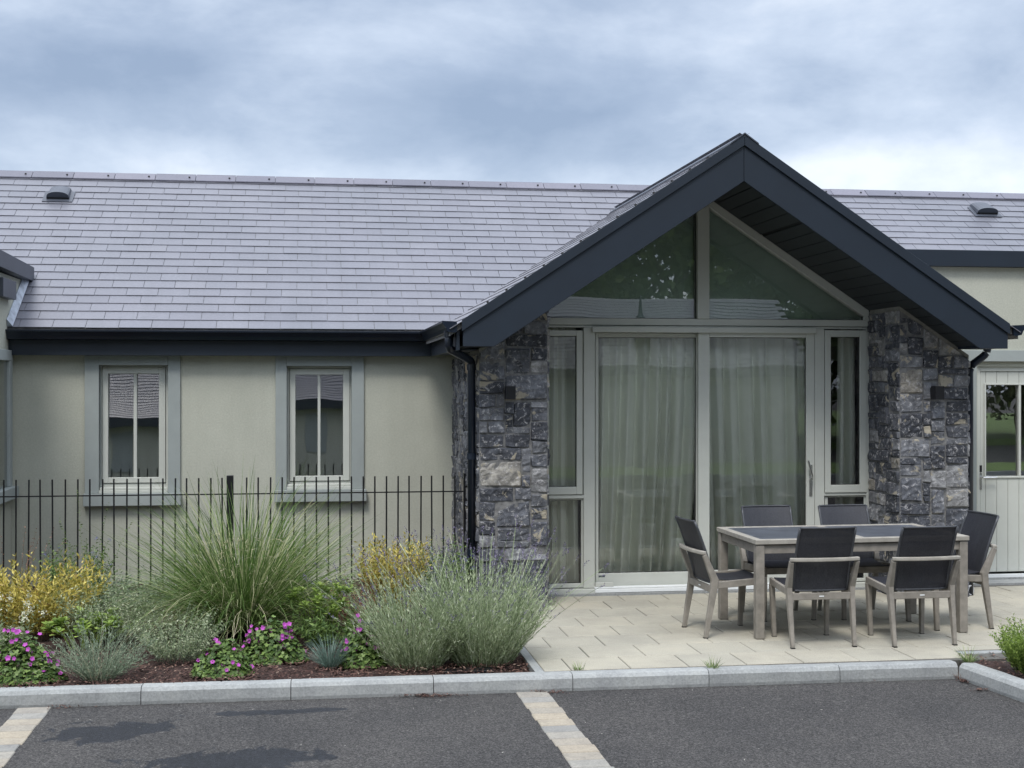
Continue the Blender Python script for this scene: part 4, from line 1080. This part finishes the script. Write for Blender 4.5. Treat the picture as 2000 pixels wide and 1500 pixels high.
# ================================================================= FENCE
YF_ = 11.92
fence = thing('metal_fence', 'low black metal railing with thin vertical bars between planting bed and rendered wall', 'fence', (-1, YF_, 0))
zrl = ZA(450, 965, YF_); ztp = ZA(450, 933, YF_)
bar = MB(); bar.tube([(0, 0, -.08), (0, 0, ztp)], .0072, 8)
bx = []; px_first, px_last = 6.5, 888
x = XA(888, YF_); step = (XA(888, YF_) - XA(6.5, YF_)) / 37.5
step = (XA(888, YF_) - XA(6.5, YF_)) / round((XA(888, YF_) - XA(6.5, YF_)) / .1035)
o0 = None
posts_x = [XA(449.5, YF_), XA(911, YF_)]
k = 0
while x > -3.6:
    if min(abs(x - p) for p in posts_x) > .045:
        if o0 is None: o0 = bar.build('bar', 'black_metal'); o = o0
        else: o = o0.copy(); C.objects.link(o)
        o.location = (x + 1, 0, 0); o.parent = fence
        o.rotation_euler = (random.uniform(-.004, .004), random.uniform(-.006, .006), 0)
    x -= step
b = MB(); b.box(-2.7, XA(905, YF_) + 1, -.004, .004, zrl - .0055, zrl + .0055); b.box(-2.7, XA(905, YF_) + 1, -.004, .004, .0, .011)
LB(b, 'rail', 'black_metal', fence)
for p in posts_x:
    b = MB(); b.box(-.029, .029, -.029, .029, -.1, ztp + .02); o = LB(b, 'post', 'black_metal', fence, bevel=.003); o.location = (p + 1, 0, 0)

# ================================================================= TABLE
TA = R(.8)
tb = thing('dining_table', 'rectangular weathered wood garden table with dark slate coloured panels', 'table', (4.06, 9.895, 0), TA)
TW, TD, TZ = .845, .46, .735
b = MB(); fr = .062
b.box(-TW, TW, -TD, -TD + fr, TZ - .035, TZ); b.box(-TW, TW, TD - fr, TD, TZ - .035, TZ)
b.box(-TW, -TW + fr, -TD + fr, TD - fr, TZ - .035, TZ); b.box(TW - fr, TW, -TD + fr, TD - fr, TZ - .035, TZ); b.box(-fr / 2, fr / 2, -TD + fr, TD - fr, TZ - .035, TZ)
LB(b, 'tabletop_frame', 'timber_pale', tb, bevel=.004)
for s in (-1, 1):
    b = MB(); a, e = sorted((s * (fr / 2 + .002), s * (TW - fr - .002))); b.box(a, e, -TD + fr + .002, TD - fr - .002, TZ - .03, TZ - .003); LB(b, 'table_panel', 'table_slate', tb, bevel=.002)
b = MB(); ap = .035
b.box(-TW + .07, TW - .07, -TD + .022, -TD + .042, TZ - .105, TZ - .041); b.box(-TW + .07, TW - .07, TD - .042, TD - .022, TZ - .105, TZ - .041)
b.box(-TW + .022, -TW + .042, -TD + .07, TD - .07, TZ - .105, TZ - .041); b.box(TW - .042, TW - .022, -TD + .07, TD - .07, TZ - .105, TZ - .041)
b.box(-TW + .03, TW - .03, -TD + .03, TD - .03, TZ - .0408, TZ - .0352)
LB(b, 'apron', 'timber', tb, bevel=.003)
for sx in (-1, 1):
    for sy in (-1, 1):
        b = MB(); a, e = sorted((sx * (TW - .008), sx * (TW - .073))); c, d = sorted((sy * (TD - .008), sy * (TD - .073)))
        b.box(a, e, c, d, 0.003, TZ - .041); LB(b, 'leg', 'timber', tb, bevel=.005)

# ================================================================= CHAIRS  (local: faces +Y, rear feet at y=-.25)
def make_chair(label, loc, rz):
    t = thing('dining_chair', label, 'chair', loc, rz, 'garden dining chairs round the table')
    hwid = .235
    S = (1, 0, 0)
    for s in (-1, 1):
        b = MB(); b.bar([(s * .232, -.245, .003), (s * .236, -.185, .36), (s * .238, -.178, .43), (s * .247, -.262, .62)], [.026, .036, .04, .03], [.032, .052, .055, .034], (1, 0, 0))
        LB(b, 'rear_leg', 'timber', t, bevel=.005)
        b = MB(); b.bar([(s * .205, .205, .003), (s * .215, .225, .39)], [.030, .036], [.034, .046], (1, 0, 0)); LB(b, 'front_leg', 'timber', t, bevel=.005)
    b = MB()
    for s in (-1, 1): b.bar([(s * .216, .246, .412), (s * .234, -.20, .388)], .026, .05, (1, 0, 0))
    b.box(-.203, .203, .212, .238, .375, .425); b.box(-.225, .225, -.205, -.18, .335, .385)
    LB(b, 'seat_frame', 'timber', t, bevel=.004)
    # U rail at arm height, slightly bowed backwards
    b = MB(); pts = []
    n = 12
    for i in range(n + 1):
        u = -1 + 2 * i / n; pts.append((u * .259, -.262 - .03 * (1 - u * u) , .634))
    b.bar([(-.262, -.225, .634)] + pts + [(.262, -.225, .634)] if False else pts, .026, .034, (0, 0, 1)); LB(b, 'back_rail', 'timber_pale', t, bevel=.006)
    # slings
    def sheet(rows, hw, nx=8, th=.006, sag=0.0):
        b = MB(); m = len(rows)
        for side in (0, 1):
            for (y, z, hh, ny_, nz_) in rows:
                for i in range(nx + 1):
                    u = -1 + 2 * i / nx; bow = sag * (1 - u * u)
                    b.v.append((u * hh, y + ny_ * (bow + side * th), z + nz_ * (bow + side * th)))
        w_ = nx + 1; off = m * w_
        for r_ in range(m - 1):
            for i in range(nx):
                a = r_ * w_ + i; b.f.append((a, a + 1, a + w_ + 1, a + w_)); a += off; b.f.append((a, a + w_, a + w_ + 1, a + 1))
            for i in (0, nx):
                a = r_ * w_ + i; q = (a, a + w_, a + w_ + off, a + off); b.f.append(q if i == 0 else q[::-1])
        for i in range(nx):
            b.f.append((i, i + off, i + 1 + off, i + 1)); a = (m - 1) * w_ + i; b.f.append((a, a + 1, a + 1 + off, a + off))
        return b
    seat = [( .235 - .41 * k / 6, .438 - .022 * math.sin(math.pi * (k / 6) ** .8), .195 + .006 * k / 6, 0, -1) for k in range(7)]
    LB(sheet(seat, .2, sag=.006), 'seat', 'sling', t, smooth=False)
    bk = []
    for k in range(9):
        v = k / 8; z = .40 + .462 * v; y = -.165 - .11 * v - .045 * v * v; bk.append((y, z, .200 + .002 * v, -1, 0))
    LB(sheet(bk, .2, sag=.022, th=.004), 'backrest', 'sling', t)
    b = MB()
    for s in (-1, 1): b.tube([(s * (.207 + .002 * k / 8), bk[k][0] - .002, bk[k][1]) for k in range(9)], .010, 8)
    b.tube([(u / 6 * .207, bk[8][0] - .022 * (1 - (u / 6) ** 2), bk[8][1] + .002) for u in range(-6, 7)], .0075, 8)
    b.tube([(u / 6 * .203, bk[0][0] - .022 * (1 - (u / 6) ** 2), bk[0][1]) for u in range(-6, 7)], .009, 8)
    LB(b, 'backrest_frame', 'sling_frame', t, smooth=True)
    b = MB(); b.box(-.018, .018, -.2075, -.2055, .357, .365); LB(b, 'name_plate', 'frame_white', t)
    b = MB()
    for s in (-1, 1):
        b.box(s * .232 - .014, s * .232 + .014, -.262, -.23, 0, .006); b.box(s * .205 - .016, s * .205 + .016, .19, .222, 0, .006)
    LB(b, 'foot_pads', 'rubber', t)
    return t
def copy_chair(src, label, loc, rz):
    r = src.copy(); C.objects.link(r); r['label'] = label; r.location = loc; r.rotation_euler = (0, 0, rz)
    for ch in list(src.children):
        q = ch.copy(); C.objects.link(q); q.parent = r
    return r
ch0 = make_chair('left one of the two near side chairs with their backs to the viewer', (3.607, 9.325, 0), R(.5))
bpy.context.view_layer.update()
copy_chair(ch0, 'right one of the two near side chairs with their backs to the viewer', (4.343, 9.27, 0), R(1.5))
copy_chair(ch0, 'chair seen from the side at the left end of the table', (3.105, 9.79, 0), R(-90 + 4))
copy_chair(ch0, 'chair seen from the side at the right table end, before the pale door', (4.90, 9.80, 0), R(90 + 5))
copy_chair(ch0, 'chair facing the viewer across the table, in front of the sliding door', (3.745, 10.36, 0), R(180 + 1))
copy_chair(ch0, 'chair facing the viewer across the table, nearer the right stone pier', (4.40, 10.33, 0), R(180))

# ================================================================= PLANTS
def rv(): return Vector((random.gauss(0, 1), random.gauss(0, 1), random.gauss(0, 1))).normalized()
def plant(name, label, cat, loc, group=None): return thing(name, label, cat, loc, 0, group)
def blade_pts(az, L, tilt, droop, n=7, wob=0):
    """curved blade from origin: tilt from vertical (rad) increasing by droop along length"""
    pts = [Vector((0, 0, 0))]; p = Vector((0, 0, 0)); th = tilt; a = az
    for i in range(n):
        th2 = th + droop * ((i + 1) / n) ** 1.6
        a += random.gauss(0, wob)
        p = p + Vector((math.sin(th2) * math.cos(a), math.sin(th2) * math.sin(a), math.cos(th2))) * (L / n); pts.append(p.copy())
    return pts
def grass_clump(root, n, Lr, base_r, tilt_max, droop, w, mat, name='blades', zmin=-.02, seg=7, wob=.05, tp=.75):
    b = MB()
    for i in range(n):
        az = random.uniform(0, 2 * math.pi); rr_ = base_r * math.sqrt(random.random()); L_ = random.uniform(*Lr)
        t = tilt_max * random.random() ** tp; aa = az + random.gauss(0, .4)
        pts = blade_pts(aa, L_, t, random.uniform(*droop), seg, wob)
        o = Vector((rr_ * math.cos(az), rr_ * math.sin(az), 0)); pts = [p + o for p in pts]
        pts = [Vector((p.x, p.y, max(p.z, zmin))) for p in pts]
        fa = random.uniform(0, math.pi)
        sd = Vector((math.cos(fa), math.sin(fa), 0)); ww = w * random.uniform(.6, 1.3)
        b.ribbon(pts, [ww * (.7 if k == 0 else 1) * (1 - (k / seg) ** 2.5 * .9) / 2 for k in range(seg + 1)], sd)
    return LB(b, name, mat, root)
def stem_bush(root, n, Hr, base_r, tilt, leaf, per, smat, lmat, spread_leaf=.9, droop=(0, .35), stemw=.003, start=.15, fl=None, flmat=None, flprob=0, leafang=.8, seg=5, tiltpow=.6, stretch=(1, 1), twist=1):
    bs, bl, bf = MB(), MB(), MB()
    for i in range(n):
        az = random.uniform(0, 2 * math.pi); rr_ = base_r * math.sqrt(random.random()); L_ = random.uniform(*Hr)
        t = tilt * random.random() ** tiltpow
        pts = blade_pts(az + random.gauss(0, .3), L_ * (1 - .25 * (t / max(tilt, .01)) ** 2), t, random.uniform(*droop), seg, .08)
        o = Vector((rr_ * math.cos(az) * stretch[0], rr_ * math.sin(az) * stretch[1], 0)); pts = [Vector((p.x * stretch[0], p.y * stretch[1], max(.0, p.z))) + o for p in pts]
        fa = random.uniform(0, math.pi); bs.ribbon(pts, [stemw * (1 - .6 * k / seg) / 2 for k in range(seg + 1)], Vector((math.cos(fa), math.sin(fa), 0)))
        for q in range(per):
            u = start + (1 - start) * (q + random.random()) / per; k = min(seg - 1, int(u * seg)); f = u * seg - k
            p = pts[k].lerp(pts[k + 1], f); d = (pts[k + 1] - pts[k]).normalized()
            side = d.cross(rv()).normalized(); dd = (d * (1 - leafang) + side * leafang + Vector((0, 0, .15))).normalized()
            l_ = random.uniform(*leaf[0]); bl.leaf(p, dd, l_, random.uniform(*leaf[1]))
        if fl and random.random() < flprob:
            if fl is tuft or flmat == 'white_flower': q = MB(); fl(q, pts, None); LB(q, 'flower_head', flmat, root)
            else: fl(bf, pts, root)
    if smat: LB(bs, 'stems', smat, root)
    LB(bl, 'foliage', lmat, root)
    if bf.f: LB(bf, 'flowers', flmat, root)
def spike(b, pts, root=None, ln=.055, k=14, w=.008):
    d = (pts[-1] - pts[-2]).normalized(); p = pts[-1] - d * ln * .2
    for i in range(k):
        q = p + d * ln * i / k; s = d.cross(rv()).normalized(); b.leaf(q + s * .001, (d * .8 + s).normalized(), w * random.uniform(.8, 1.4), w * .7)
def tuft(b, pts, root=None, n=12, r=.02, s=.008):
    p = pts[-1]
    for i in range(n): q = p + rv() * r * random.random(); b.leaf(q, rv(), s, s * .8)
def geranium(loc, label, rx, ry, h, nl, nf, grp='magenta cranesbill mounds'):
    t = plant('geranium', label, 'flowering plant', loc, grp); b, bf, bc = MB(), MB(), MB()
    def dome(rmax=1):
        a = random.uniform(0, 2 * math.pi); r = math.sqrt(random.random()) * rmax
        hh = h * (1 - r ** 2.2) * random.uniform(.45, 1.05) * (1 + .25 * noise.noise((r * math.cos(a) * 3 + loc[0] * 7, r * math.sin(a) * 3, 1)))
        return Vector((rx * r * math.cos(a), ry * r * math.sin(a), max(.015, hh)))
    for i in range(nl):
        p = dome(); s = random.uniform(.012, .024); n_ = (Vector((p.x / rx, p.y / ry, .9)) + rv() * .6).normalized(); u = n_.cross(rv()).normalized(); v = n_.cross(u)
        k = 9; ring = []
        for j in range(k):
            a = 2 * math.pi * j / k; q = s * (1 if j % 2 == 0 else .55); ring.append(p + u * math.cos(a) * q + v * math.sin(a) * q + n_ * (.2 * q))
        b.poly(ring)
    for i in range(nf):
        p = dome(.95); p.z = min(p.z * 1.15 + .02, h * 1.2); n_ = (Vector((p.x / rx * .5, -.9, .6)) + rv() * .45).normalized(); u = n_.cross(rv()).normalized(); v = n_.cross(u); s = random.uniform(.013, .021)
        bf = MB(); k = 0
        for j in range(10):
            a = 2 * math.pi * j / 10; q = s * (1 if j % 2 == 0 else .72); bf.v.append(tuple(p + u * math.cos(a) * q + v * math.sin(a) * q + n_ * q * .3))
        bf.v.append(tuple(p)); c0 = k + 10
        for j in range(10): bf.f.append((k + j, k + (j + 1) % 10, c0))
        LB(bf, 'flower', 'magenta', t)
    LB(b, 'foliage', 'green_leaf', t)
    # stalks
    return t
def rosette_plant(loc, label, name, cat, n, spread, h, ll, lw, mat, per=9):
    t = plant(name, label, cat, loc); b = MB(); bs = MB()
    for i in range(n):
        a = random.uniform(0, 6.28); r = spread * math.sqrt(random.random()); top = Vector((r * math.cos(a), r * math.sin(a), h * random.uniform(.6, 1)))
        bs.ribbon([Vector((top.x * .4, top.y * .4, 0)), top * .6 + Vector((0, 0, 0)), top], [.003, .003, .002], Vector((1, 0, 0)))
        for k in range(per):
            q = a + k * 2.4; d = Vector((math.cos(q), math.sin(q), .15 + .9 * (k / per))).normalized(); l_ = ll * random.uniform(.7, 1.1) * (1 - .4 * k / per)
            p = top - Vector((0, 0, .03 * (1 - k / per))); u = d.cross(Vector((0, 0, 1))).normalized(); w_ = lw * random.uniform(.8, 1.1); up = u.cross(d)
            b.poly([p, p + d * l_ * .5 + u * w_ * .42 + up * .004, p + d * l_ * .85 + u * w_ * .36, p + d * l_ + up * -.004, p + d * l_ * .85 - u * w_ * .36, p + d * l_ * .5 - u * w_ * .42 + up * .004])
    LB(bs, 'stems', mat, t); LB(b, 'foliage', mat, t); return t
ZS = -.02
def at(px, py): p = GP(px, py, ZS); return (p.x, p.y, p.z)

random.seed(21)
# 1 large fountain grass
g = plant('ornamental_grass', 'large fountain of arching thin grass blades in the middle of the bed', 'ornamental grass', at(475, 1236))
grass_clump(g, 980, (.9, 1.42), .13, .95, (.1, 1.05), .0076, 'grass_blade', wob=.08)
grass_clump(g, 620, (.8, 1.25), .14, 1.3, (.2, 1.0), .0066, 'grass_blade', 'outer_blades', wob=.10)
grass_clump(g, 560, (.75, 1.15), .14, 1.25, (.15, .75), .0066, 'grass_blade', 'low_blades', tp=.28, wob=.10)
grass_clump(g, 220, (.5, 1.15), .15, 1.1, (.8, 2.6), .006, 'straw', 'dry_blades', wob=.2)
def curl(b, o, r, n=14):      # dry curled leaf tips
    u, v = rv(), rv(); v = u.cross(v).normalized(); k = random.uniform(.6, 1.1)
    pts = [o + (u * math.cos(a) + v * math.sin(a)) * r * (1 - .4 * q / n) for q, a in ((q, q / n * 6.28 * k) for q in range(n + 1))]
    b.ribbon(pts, [.0028 * (1 - .6 * q / n) for q in range(n + 1)], rv())
b = MB()
for i in range(90):
    curl(b, Vector((random.gauss(0, .22), random.gauss(-.2, .12), random.uniform(.25, .75))), random.uniform(.03, .09))
LB(b, 'curled_tips', 'straw', g)
b = MB()
for i in range(300):
    az = R(random.gauss(232, 32)); pts = blade_pts(az, random.uniform(.8, 1.25), random.uniform(.4, 1.0), random.uniform(1.0, 1.7), 9, .06)
    o = Vector((random.gauss(0, .08), random.gauss(0, .07), 0)); pts = [Vector((p.x, p.y, max(p.z, .02))) + o for p in pts]
    fa = random.uniform(0, 3.1); b.ribbon(pts, [.0068 / 2 * (1 - (k / 9) ** 3 * .8) for k in range(10)], Vector((math.cos(fa), math.sin(fa), 0)))
LB(b, 'drooping_blades', 'grass_blade', g)
# 2 golden shrubs
g = plant('golden_shrub', 'golden yellow leaved shrub at the left edge of the bed', 'shrub', at(70, 1245), 'golden leaved shrubs')
stem_bush(g, 330, (.36, .66), .17, .52, ((.03, .06), (.010, .018)), 24, 'brown_stem', 'gold_leaf', stretch=(1.45, 1), leafang=.6)
g = plant('golden_shrub', 'golden yellow shrub standing behind the left lavender', 'shrub', at(768, 1210), 'golden leaved shrubs')
stem_bush(g, 300, (.44, .72), .10, .42, ((.024, .048), (.009, .016)), 26, 'brown_stem', 'gold_leaf', leafang=.6)
# 3 dark green blue flowered shrubs
g = plant('blue_flowered_shrub', 'dark green shrub with small blue flowers behind the left golden shrub', 'shrub', at(150, 1222), 'green shrubs with blue flowers')
stem_bush(g, 150, (.48, .72), .11, .38, ((.02, .04), (.007, .013)), 22, 'green_leaf', 'green_leaf', fl=tuft, flmat='blue_flower', flprob=.2)
g = plant('blue_flowered_shrub', 'green shrub with blue flowers between the right golden shrub and the lavender', 'shrub', at(858, 1198), 'green shrubs with blue flowers')
stem_bush(g, 160, (.46, .68), .12, .42, ((.02, .04), (.007, .013)), 22, 'green_leaf', 'green_leaf', fl=tuft, flmat='blue_flower', flprob=.25)
g = plant('willowy_stems', 'few slender leafy stems rising above the left golden shrub', 'plant', at(165, 1230))
stem_bush(g, 10, (.8, 1.1), .05, .40, ((.014, .026), (.008, .012)), 26, 'green_leaf', 'green_leaf', start=.45)
g = plant('reddish_stems', 'thin reddish seed stems standing at the far left of the bed', 'plant', at(25, 1225))
stem_bush(g, 10, (.75, 1.0), .10, .3, ((.01, .018), (.004, .008)), 20, 'brown_stem', 'rust_leaf', start=.6)
# 4 variegated silvery shrubs
g = plant('variegated_shrub', 'silvery variegated shrub left of the fountain grass', 'shrub', at(222, 1252), 'silvery variegated shrubs')
stem_bush(g, 230, (.34, .56), .15, .75, ((.018, .036), (.006, .011)), 20, 'grey_leaf', 'silver_leaf', stretch=(1.25, 1))
g = plant('variegated_shrub', 'silvery variegated shrub tucked against the front of the fountain grass', 'shrub', at(345, 1290), 'silvery variegated shrubs')
stem_bush(g, 190, (.28, .44), .12, .8, ((.016, .032), (.005, .010)), 18, 'grey_leaf', 'silver_leaf', stretch=(1.15, 1))
g = plant('variegated_shrub', 'small silvery leaved plant at the left photo edge beside the pink flowers', 'shrub', at(8, 1284), 'silvery variegated shrubs')
stem_bush(g, 70, (.16, .28), .07, .7, ((.03, .055), (.008, .015)), 12, 'grey_leaf', 'silver_leaf')
g = plant('cream_flowered_plant', 'plant with flat cream flower heads at the left photo edge', 'flowering plant', at(26, 1272))
stem_bush(g, 24, (.32, .42), .09, .4, ((.02, .035), (.008, .014)), 8, 'green_leaf', 'silver_leaf', start=.3, fl=lambda b_, p_, r_: tuft(b_, p_, r_, 34, .036, .013), flmat='white_flower', flprob=.8)
# 5 lime leafed rosettes
rosette_plant(at(165, 1268), 'lime green broad leaved clump behind the small grey plant', 'lime_sedum', 'plant', 30, .25, .24, .085, .046, 'lime_leaf')
rosette_plant(at(628, 1252), 'lime green broad leaved clump right of the fountain grass', 'lime_sedum', 'plant', 40, .24, .40, .075, .036, 'lime_leaf')
g = plant('leafy_perennial', 'mid green leafy perennial between the grass and the right lavender', 'plant', at(650, 1262))
stem_bush(g, 120, (.2, .38), .15, .8, ((.03, .055), (.010, .02)), 12, 'green_leaf', 'green_leaf')
# 6 grey santolina
g = plant('grey_leaved_plant', 'low grey green spiky plant at the front near the kerb, left part of the bed', 'plant', at(192, 1328))
stem_bush(g, 190, (.24, .42), .08, .95, ((.016, .034), (.004, .0065)), 18, 'grey_leaf', 'grey_leaf', leafang=.5, stretch=(1.2, .8), stemw=.004)
stem_bush(g, 14, (.5, .8), .08, 1.0, ((.010, .018), (.003, .005)), 10, 'straw', 'grey_leaf', leafang=.4, droop=(.4, 1.2))
g = plant('blue_fescue', 'small blue green fescue tuft near the kerb between two geraniums', 'ornamental grass', at(645, 1304))
grass_clump(g, 380, (.12, .26), .05, .9, (.2, .8), .0042, 'fescue', seg=4)
# 7 geraniums
geranium(at(32, 1330), 'magenta flowered mound at the left photo edge', .31, .15, .27, 1700, 60)
geranium(at(434, 1318), 'magenta flowered mound at the kerb below the fountain grass', .20, .13, .22, 1000, 16)
geranium(at(530, 1292), 'magenta flowered mound to the right below the fountain grass', .25, .15, .27, 1200, 36)
geranium(at(708, 1300), 'magenta flowered mound left of the lavender', .17, .13, .29, 1000, 34)
g = plant('leafy_perennial', 'green leafy filler behind the lime clump, against the fence', 'plant', at(605, 1192))
stem_bush(g, 150, (.25, .42), .18, .7, ((.03, .055), (.008, .016)), 14, 'green_leaf', 'lav_leaf', stretch=(1.5, 1))
g = plant('leafy_perennial', 'low green leafy filler between the golden shrub and the fountain grass, at the fence', 'plant', at(255, 1190))
stem_bush(g, 170, (.2, .36), .2, .7, ((.03, .055), (.008, .016)), 14, 'green_leaf', 'grey_leaf', stretch=(1.7, 1))
# 8 rusty heather like plant
g = plant('rusty_perennial', 'low rust pink perennial left of the right golden shrub', 'plant', at(694, 1228))
stem_bush(g, 90, (.30, .48), .09, .6, ((.012, .026), (.005, .010)), 14, 'brown_stem', 'rust_leaf')
# 9 lavenders
def lavender(px, py, label, n, Hr, rad, tilt, flp, seed, st=(1, 1)):
    random.seed(seed); g = plant('lavender', label, 'lavender', at(px, py), 'lavender bushes beside the patio')
    stem_bush(g, n, Hr, rad, tilt, ((.022, .045), (.0042, .007)), 22, 'lav_leaf', 'lav_leaf', leafang=.40, start=.06, droop=(-.1, .3), stretch=st, stemw=.0045,
              fl=lambda b_, p_, r_: spike(b_, p_, r_, .065, 14, .010), flmat='lav_flower', flprob=flp)
    # long bare flower stalks standing clear of the leaves
    bs, bf = MB(), MB()
    for i in range(int(n * .22)):
        az = random.uniform(0, 6.28); r_ = rad * math.sqrt(random.random()); pts = blade_pts(az, random.uniform(Hr[1] * .95, Hr[1] * 1.28), tilt * random.random() ** .5, random.uniform(-.1, .35), 5, .06)
        o = Vector((r_ * math.cos(az) * st[0], r_ * math.sin(az) * st[1], 0)); pts = [p + o for p in pts]; bs.ribbon(pts, [.0016] * 6, rv()); spike(bf, pts, None, .055, 12, .010)
    LB(bs, 'flower_stalks', 'lav_leaf', g); LB(bf, 'flower_spikes', 'lav_flower', g)
    return g
lavender(815, 1302, 'lavender bush on the left of the pair, in front of the golden shrub', 420, (.42, .70), .17, .78, .16, 5, (1.05, .8))
lavender(942, 1294, 'larger lavender bush on the right of the pair, leaning over the patio corner', 680, (.46, .76), .21, .74, .18, 6, (1.0, .85))
# 10 weeds and right shrub
random.seed(33)
def weed(px, py, z, label, n, L, mat='grass_blade', t=.9):
    p = GP(px, py, z); g = plant('grass_tuft', label, 'weed', (p.x, p.y, z), 'weeds in the joints'); grass_clump(g, n, L, .03, t, (.1, .8), .0035, mat, seg=4)
weed(1392, 1306, .0, 'grass tuft growing behind the middle of the kerb', 60, (.04, .10))
weed(1130, 1309, .0, 'small grass tuft on the patio edge near the bed corner', 45, (.03, .08))
weed(1893, 1293, .0, 'wide grass tuft at the kerb corner on the right', 110, (.04, .14), t=1.2)
weed(1050, 1346, -.1, 'grass tuft at the kerb foot beside the sett line', 70, (.05, .12))
weed(1015, 1348, -.1, 'thin grass wisp at the kerb foot left of the sett line', 30, (.03, .08))
weed(1876, 1326, -.1, 'dry brown weed in the inner corner of the kerb', 70, (.03, .08), 'rust_leaf')
p = GP(2005, 1314, ZS)
g = plant('small_shrub', 'bright green bushy shrub at the right photo edge', 'shrub', (p.x, p.y, ZS))
stem_bush(g, 260, (.24, .38), .07, .55, ((.014, .028), (.006, .011)), 24, 'green_leaf', 'lime_leaf', leafang=.6)
# drain cover in the bed
p = GP(915, 1309, 0.0); b = MB(); b.box(p.x - .17, p.x + .17, p.y - .0, p.y + .10, -.03, -.004)
tag(b.build('drain_cover', 'black_metal', bevel=.004), 'flat dark cover lying in the mulch under the right lavender', 'drain cover')

# ================================================================= OPPOSITE SIDE (seen mirrored in the panes)
opp = thing('opposite_house', 'slate roofed house across the car park, mirrored in the glass', 'house', (0, -8.4, 0))
b = MB(); b.box(-14, 12, -13.5, -8.4, -.1, 2.2); b.prism([(-8.6, 2.2), (-13.3, 2.2), (-10.95, 3.72)], lambda p: (-14, p[0], p[1]), lambda p: (12, p[0], p[1])); A(b, 'wall', 'render', opp)
b = MB(); a2 = ang
def PO(x, l, h): return (x, -8.15 - l * ca + h * sa, 2.3 + l * sa + h * ca)
rr = random.Random(2)
b.hexa([PO(-14.2, 0, 0), PO(12.2, 0, 0), PO(12.2, 3.36, 0), PO(-14.2, 3.36, 0), PO(-14.2, 0, .02), PO(12.2, 0, .02), PO(12.2, 3.36, .02), PO(-14.2, 3.36, .02)])
for r_ in range(22):
    x = -14.2 + (.15 if r_ % 2 else 0)
    while x < 12.1: slate(b, lambda q, l, h: PO(q, l, h + .022), x, x + .3, r_ * .1527, (r_ + 1) * .1527, lift=.018, rng=rr); x += .3
A(b, 'roof', 'slate', opp)
b = MB(); b.box(-14.2, 12.2, -8.16, -8.05, 2.08, 2.34); A(b, 'fascia', 'fascia', opp)
for x in (-9, -5, 0, 6, 9.5):
    b = MB(); b.box(x - .5, x + .5, -8.42, -8.37, .8, 1.95); A(b, 'window', 'surround', opp)
lp = thing('street_lamp', 'ornate lamp post mirrored in the sliding door', 'street lamp', (7.4, -6.0, 0))
b = MB(); b.tube([(0, 0, 0), (0, 0, .6), (0, 0, 2.3), (0, 0, 2.7)], [.09, .06, .04, .035], 10); LB(b, 'post', 'gutter', lp)
b = MB(); b.tube([(0, 0, 2.25), (0, 0, 2.4), (0, 0, 3.05), (0, 0, 3.1), (0, 0, 3.35), (0, 0, 3.5), (0, 0, 3.95)], [.06, .15, .26, .32, .12, .05, .01], 6); LB(b, 'lantern', 'gutter', lp)
random.seed(50)
def tree(x, y, h, r, label):
    t = plant('broadleaf_tree', label, 'tree', (x, y, 0), 'trees behind the opposite house')
    b = MB(); b.tube([(0, 0, 0), (.1, 0, h * .3), (0, .1, h * .6), (0, 0, h * .85)], [.28, .2, .12, .04], 9)
    for i in range(8):
        a = random.uniform(0, 6.28); z = h * random.uniform(.3, .6); b.tube([(0, 0, z), (math.cos(a) * r * .4, math.sin(a) * r * .4, z + h * .12), (math.cos(a) * r * .75, math.sin(a) * r * .75, z + h * .2)], [.09, .06, .02], 6)
    LB(b, 'trunk', 'bark', t)
    b = MB()
    for i in range(80):
        a = random.uniform(0, 6.28); rr = r * math.sqrt(random.random()); z = h * random.uniform(.1, 1); k = math.sqrt(max(.08, 1 - ((z / h - .5) / .56) ** 2))
        cx, cy = rr * math.cos(a) * k, rr * math.sin(a) * k; s = r * random.uniform(.22, .36)
        for q in range(120):
            p = Vector((cx, cy, z)) + rv() * s * random.random() ** .4; b.leaf(p, rv(), random.uniform(.22, .42), random.uniform(.16, .28))
    LB(b, 'crown', 'tree_leaf', t)
lbl = ['first', 'second', 'third', 'fourth', 'fifth', 'sixth', 'seventh', 'eighth', 'ninth', 'tenth', 'eleventh', 'twelfth', 'thirteenth', 'fourteenth']
for i in range(14):
    tree(-14 + i * 3.2 + random.uniform(-.6, .6), -18 + random.uniform(-1.5, 1.5), random.uniform(12, 15), random.uniform(3.8, 4.5), 'broadleaf tree behind the opposite house, %s along the row from its west end' % lbl[i])
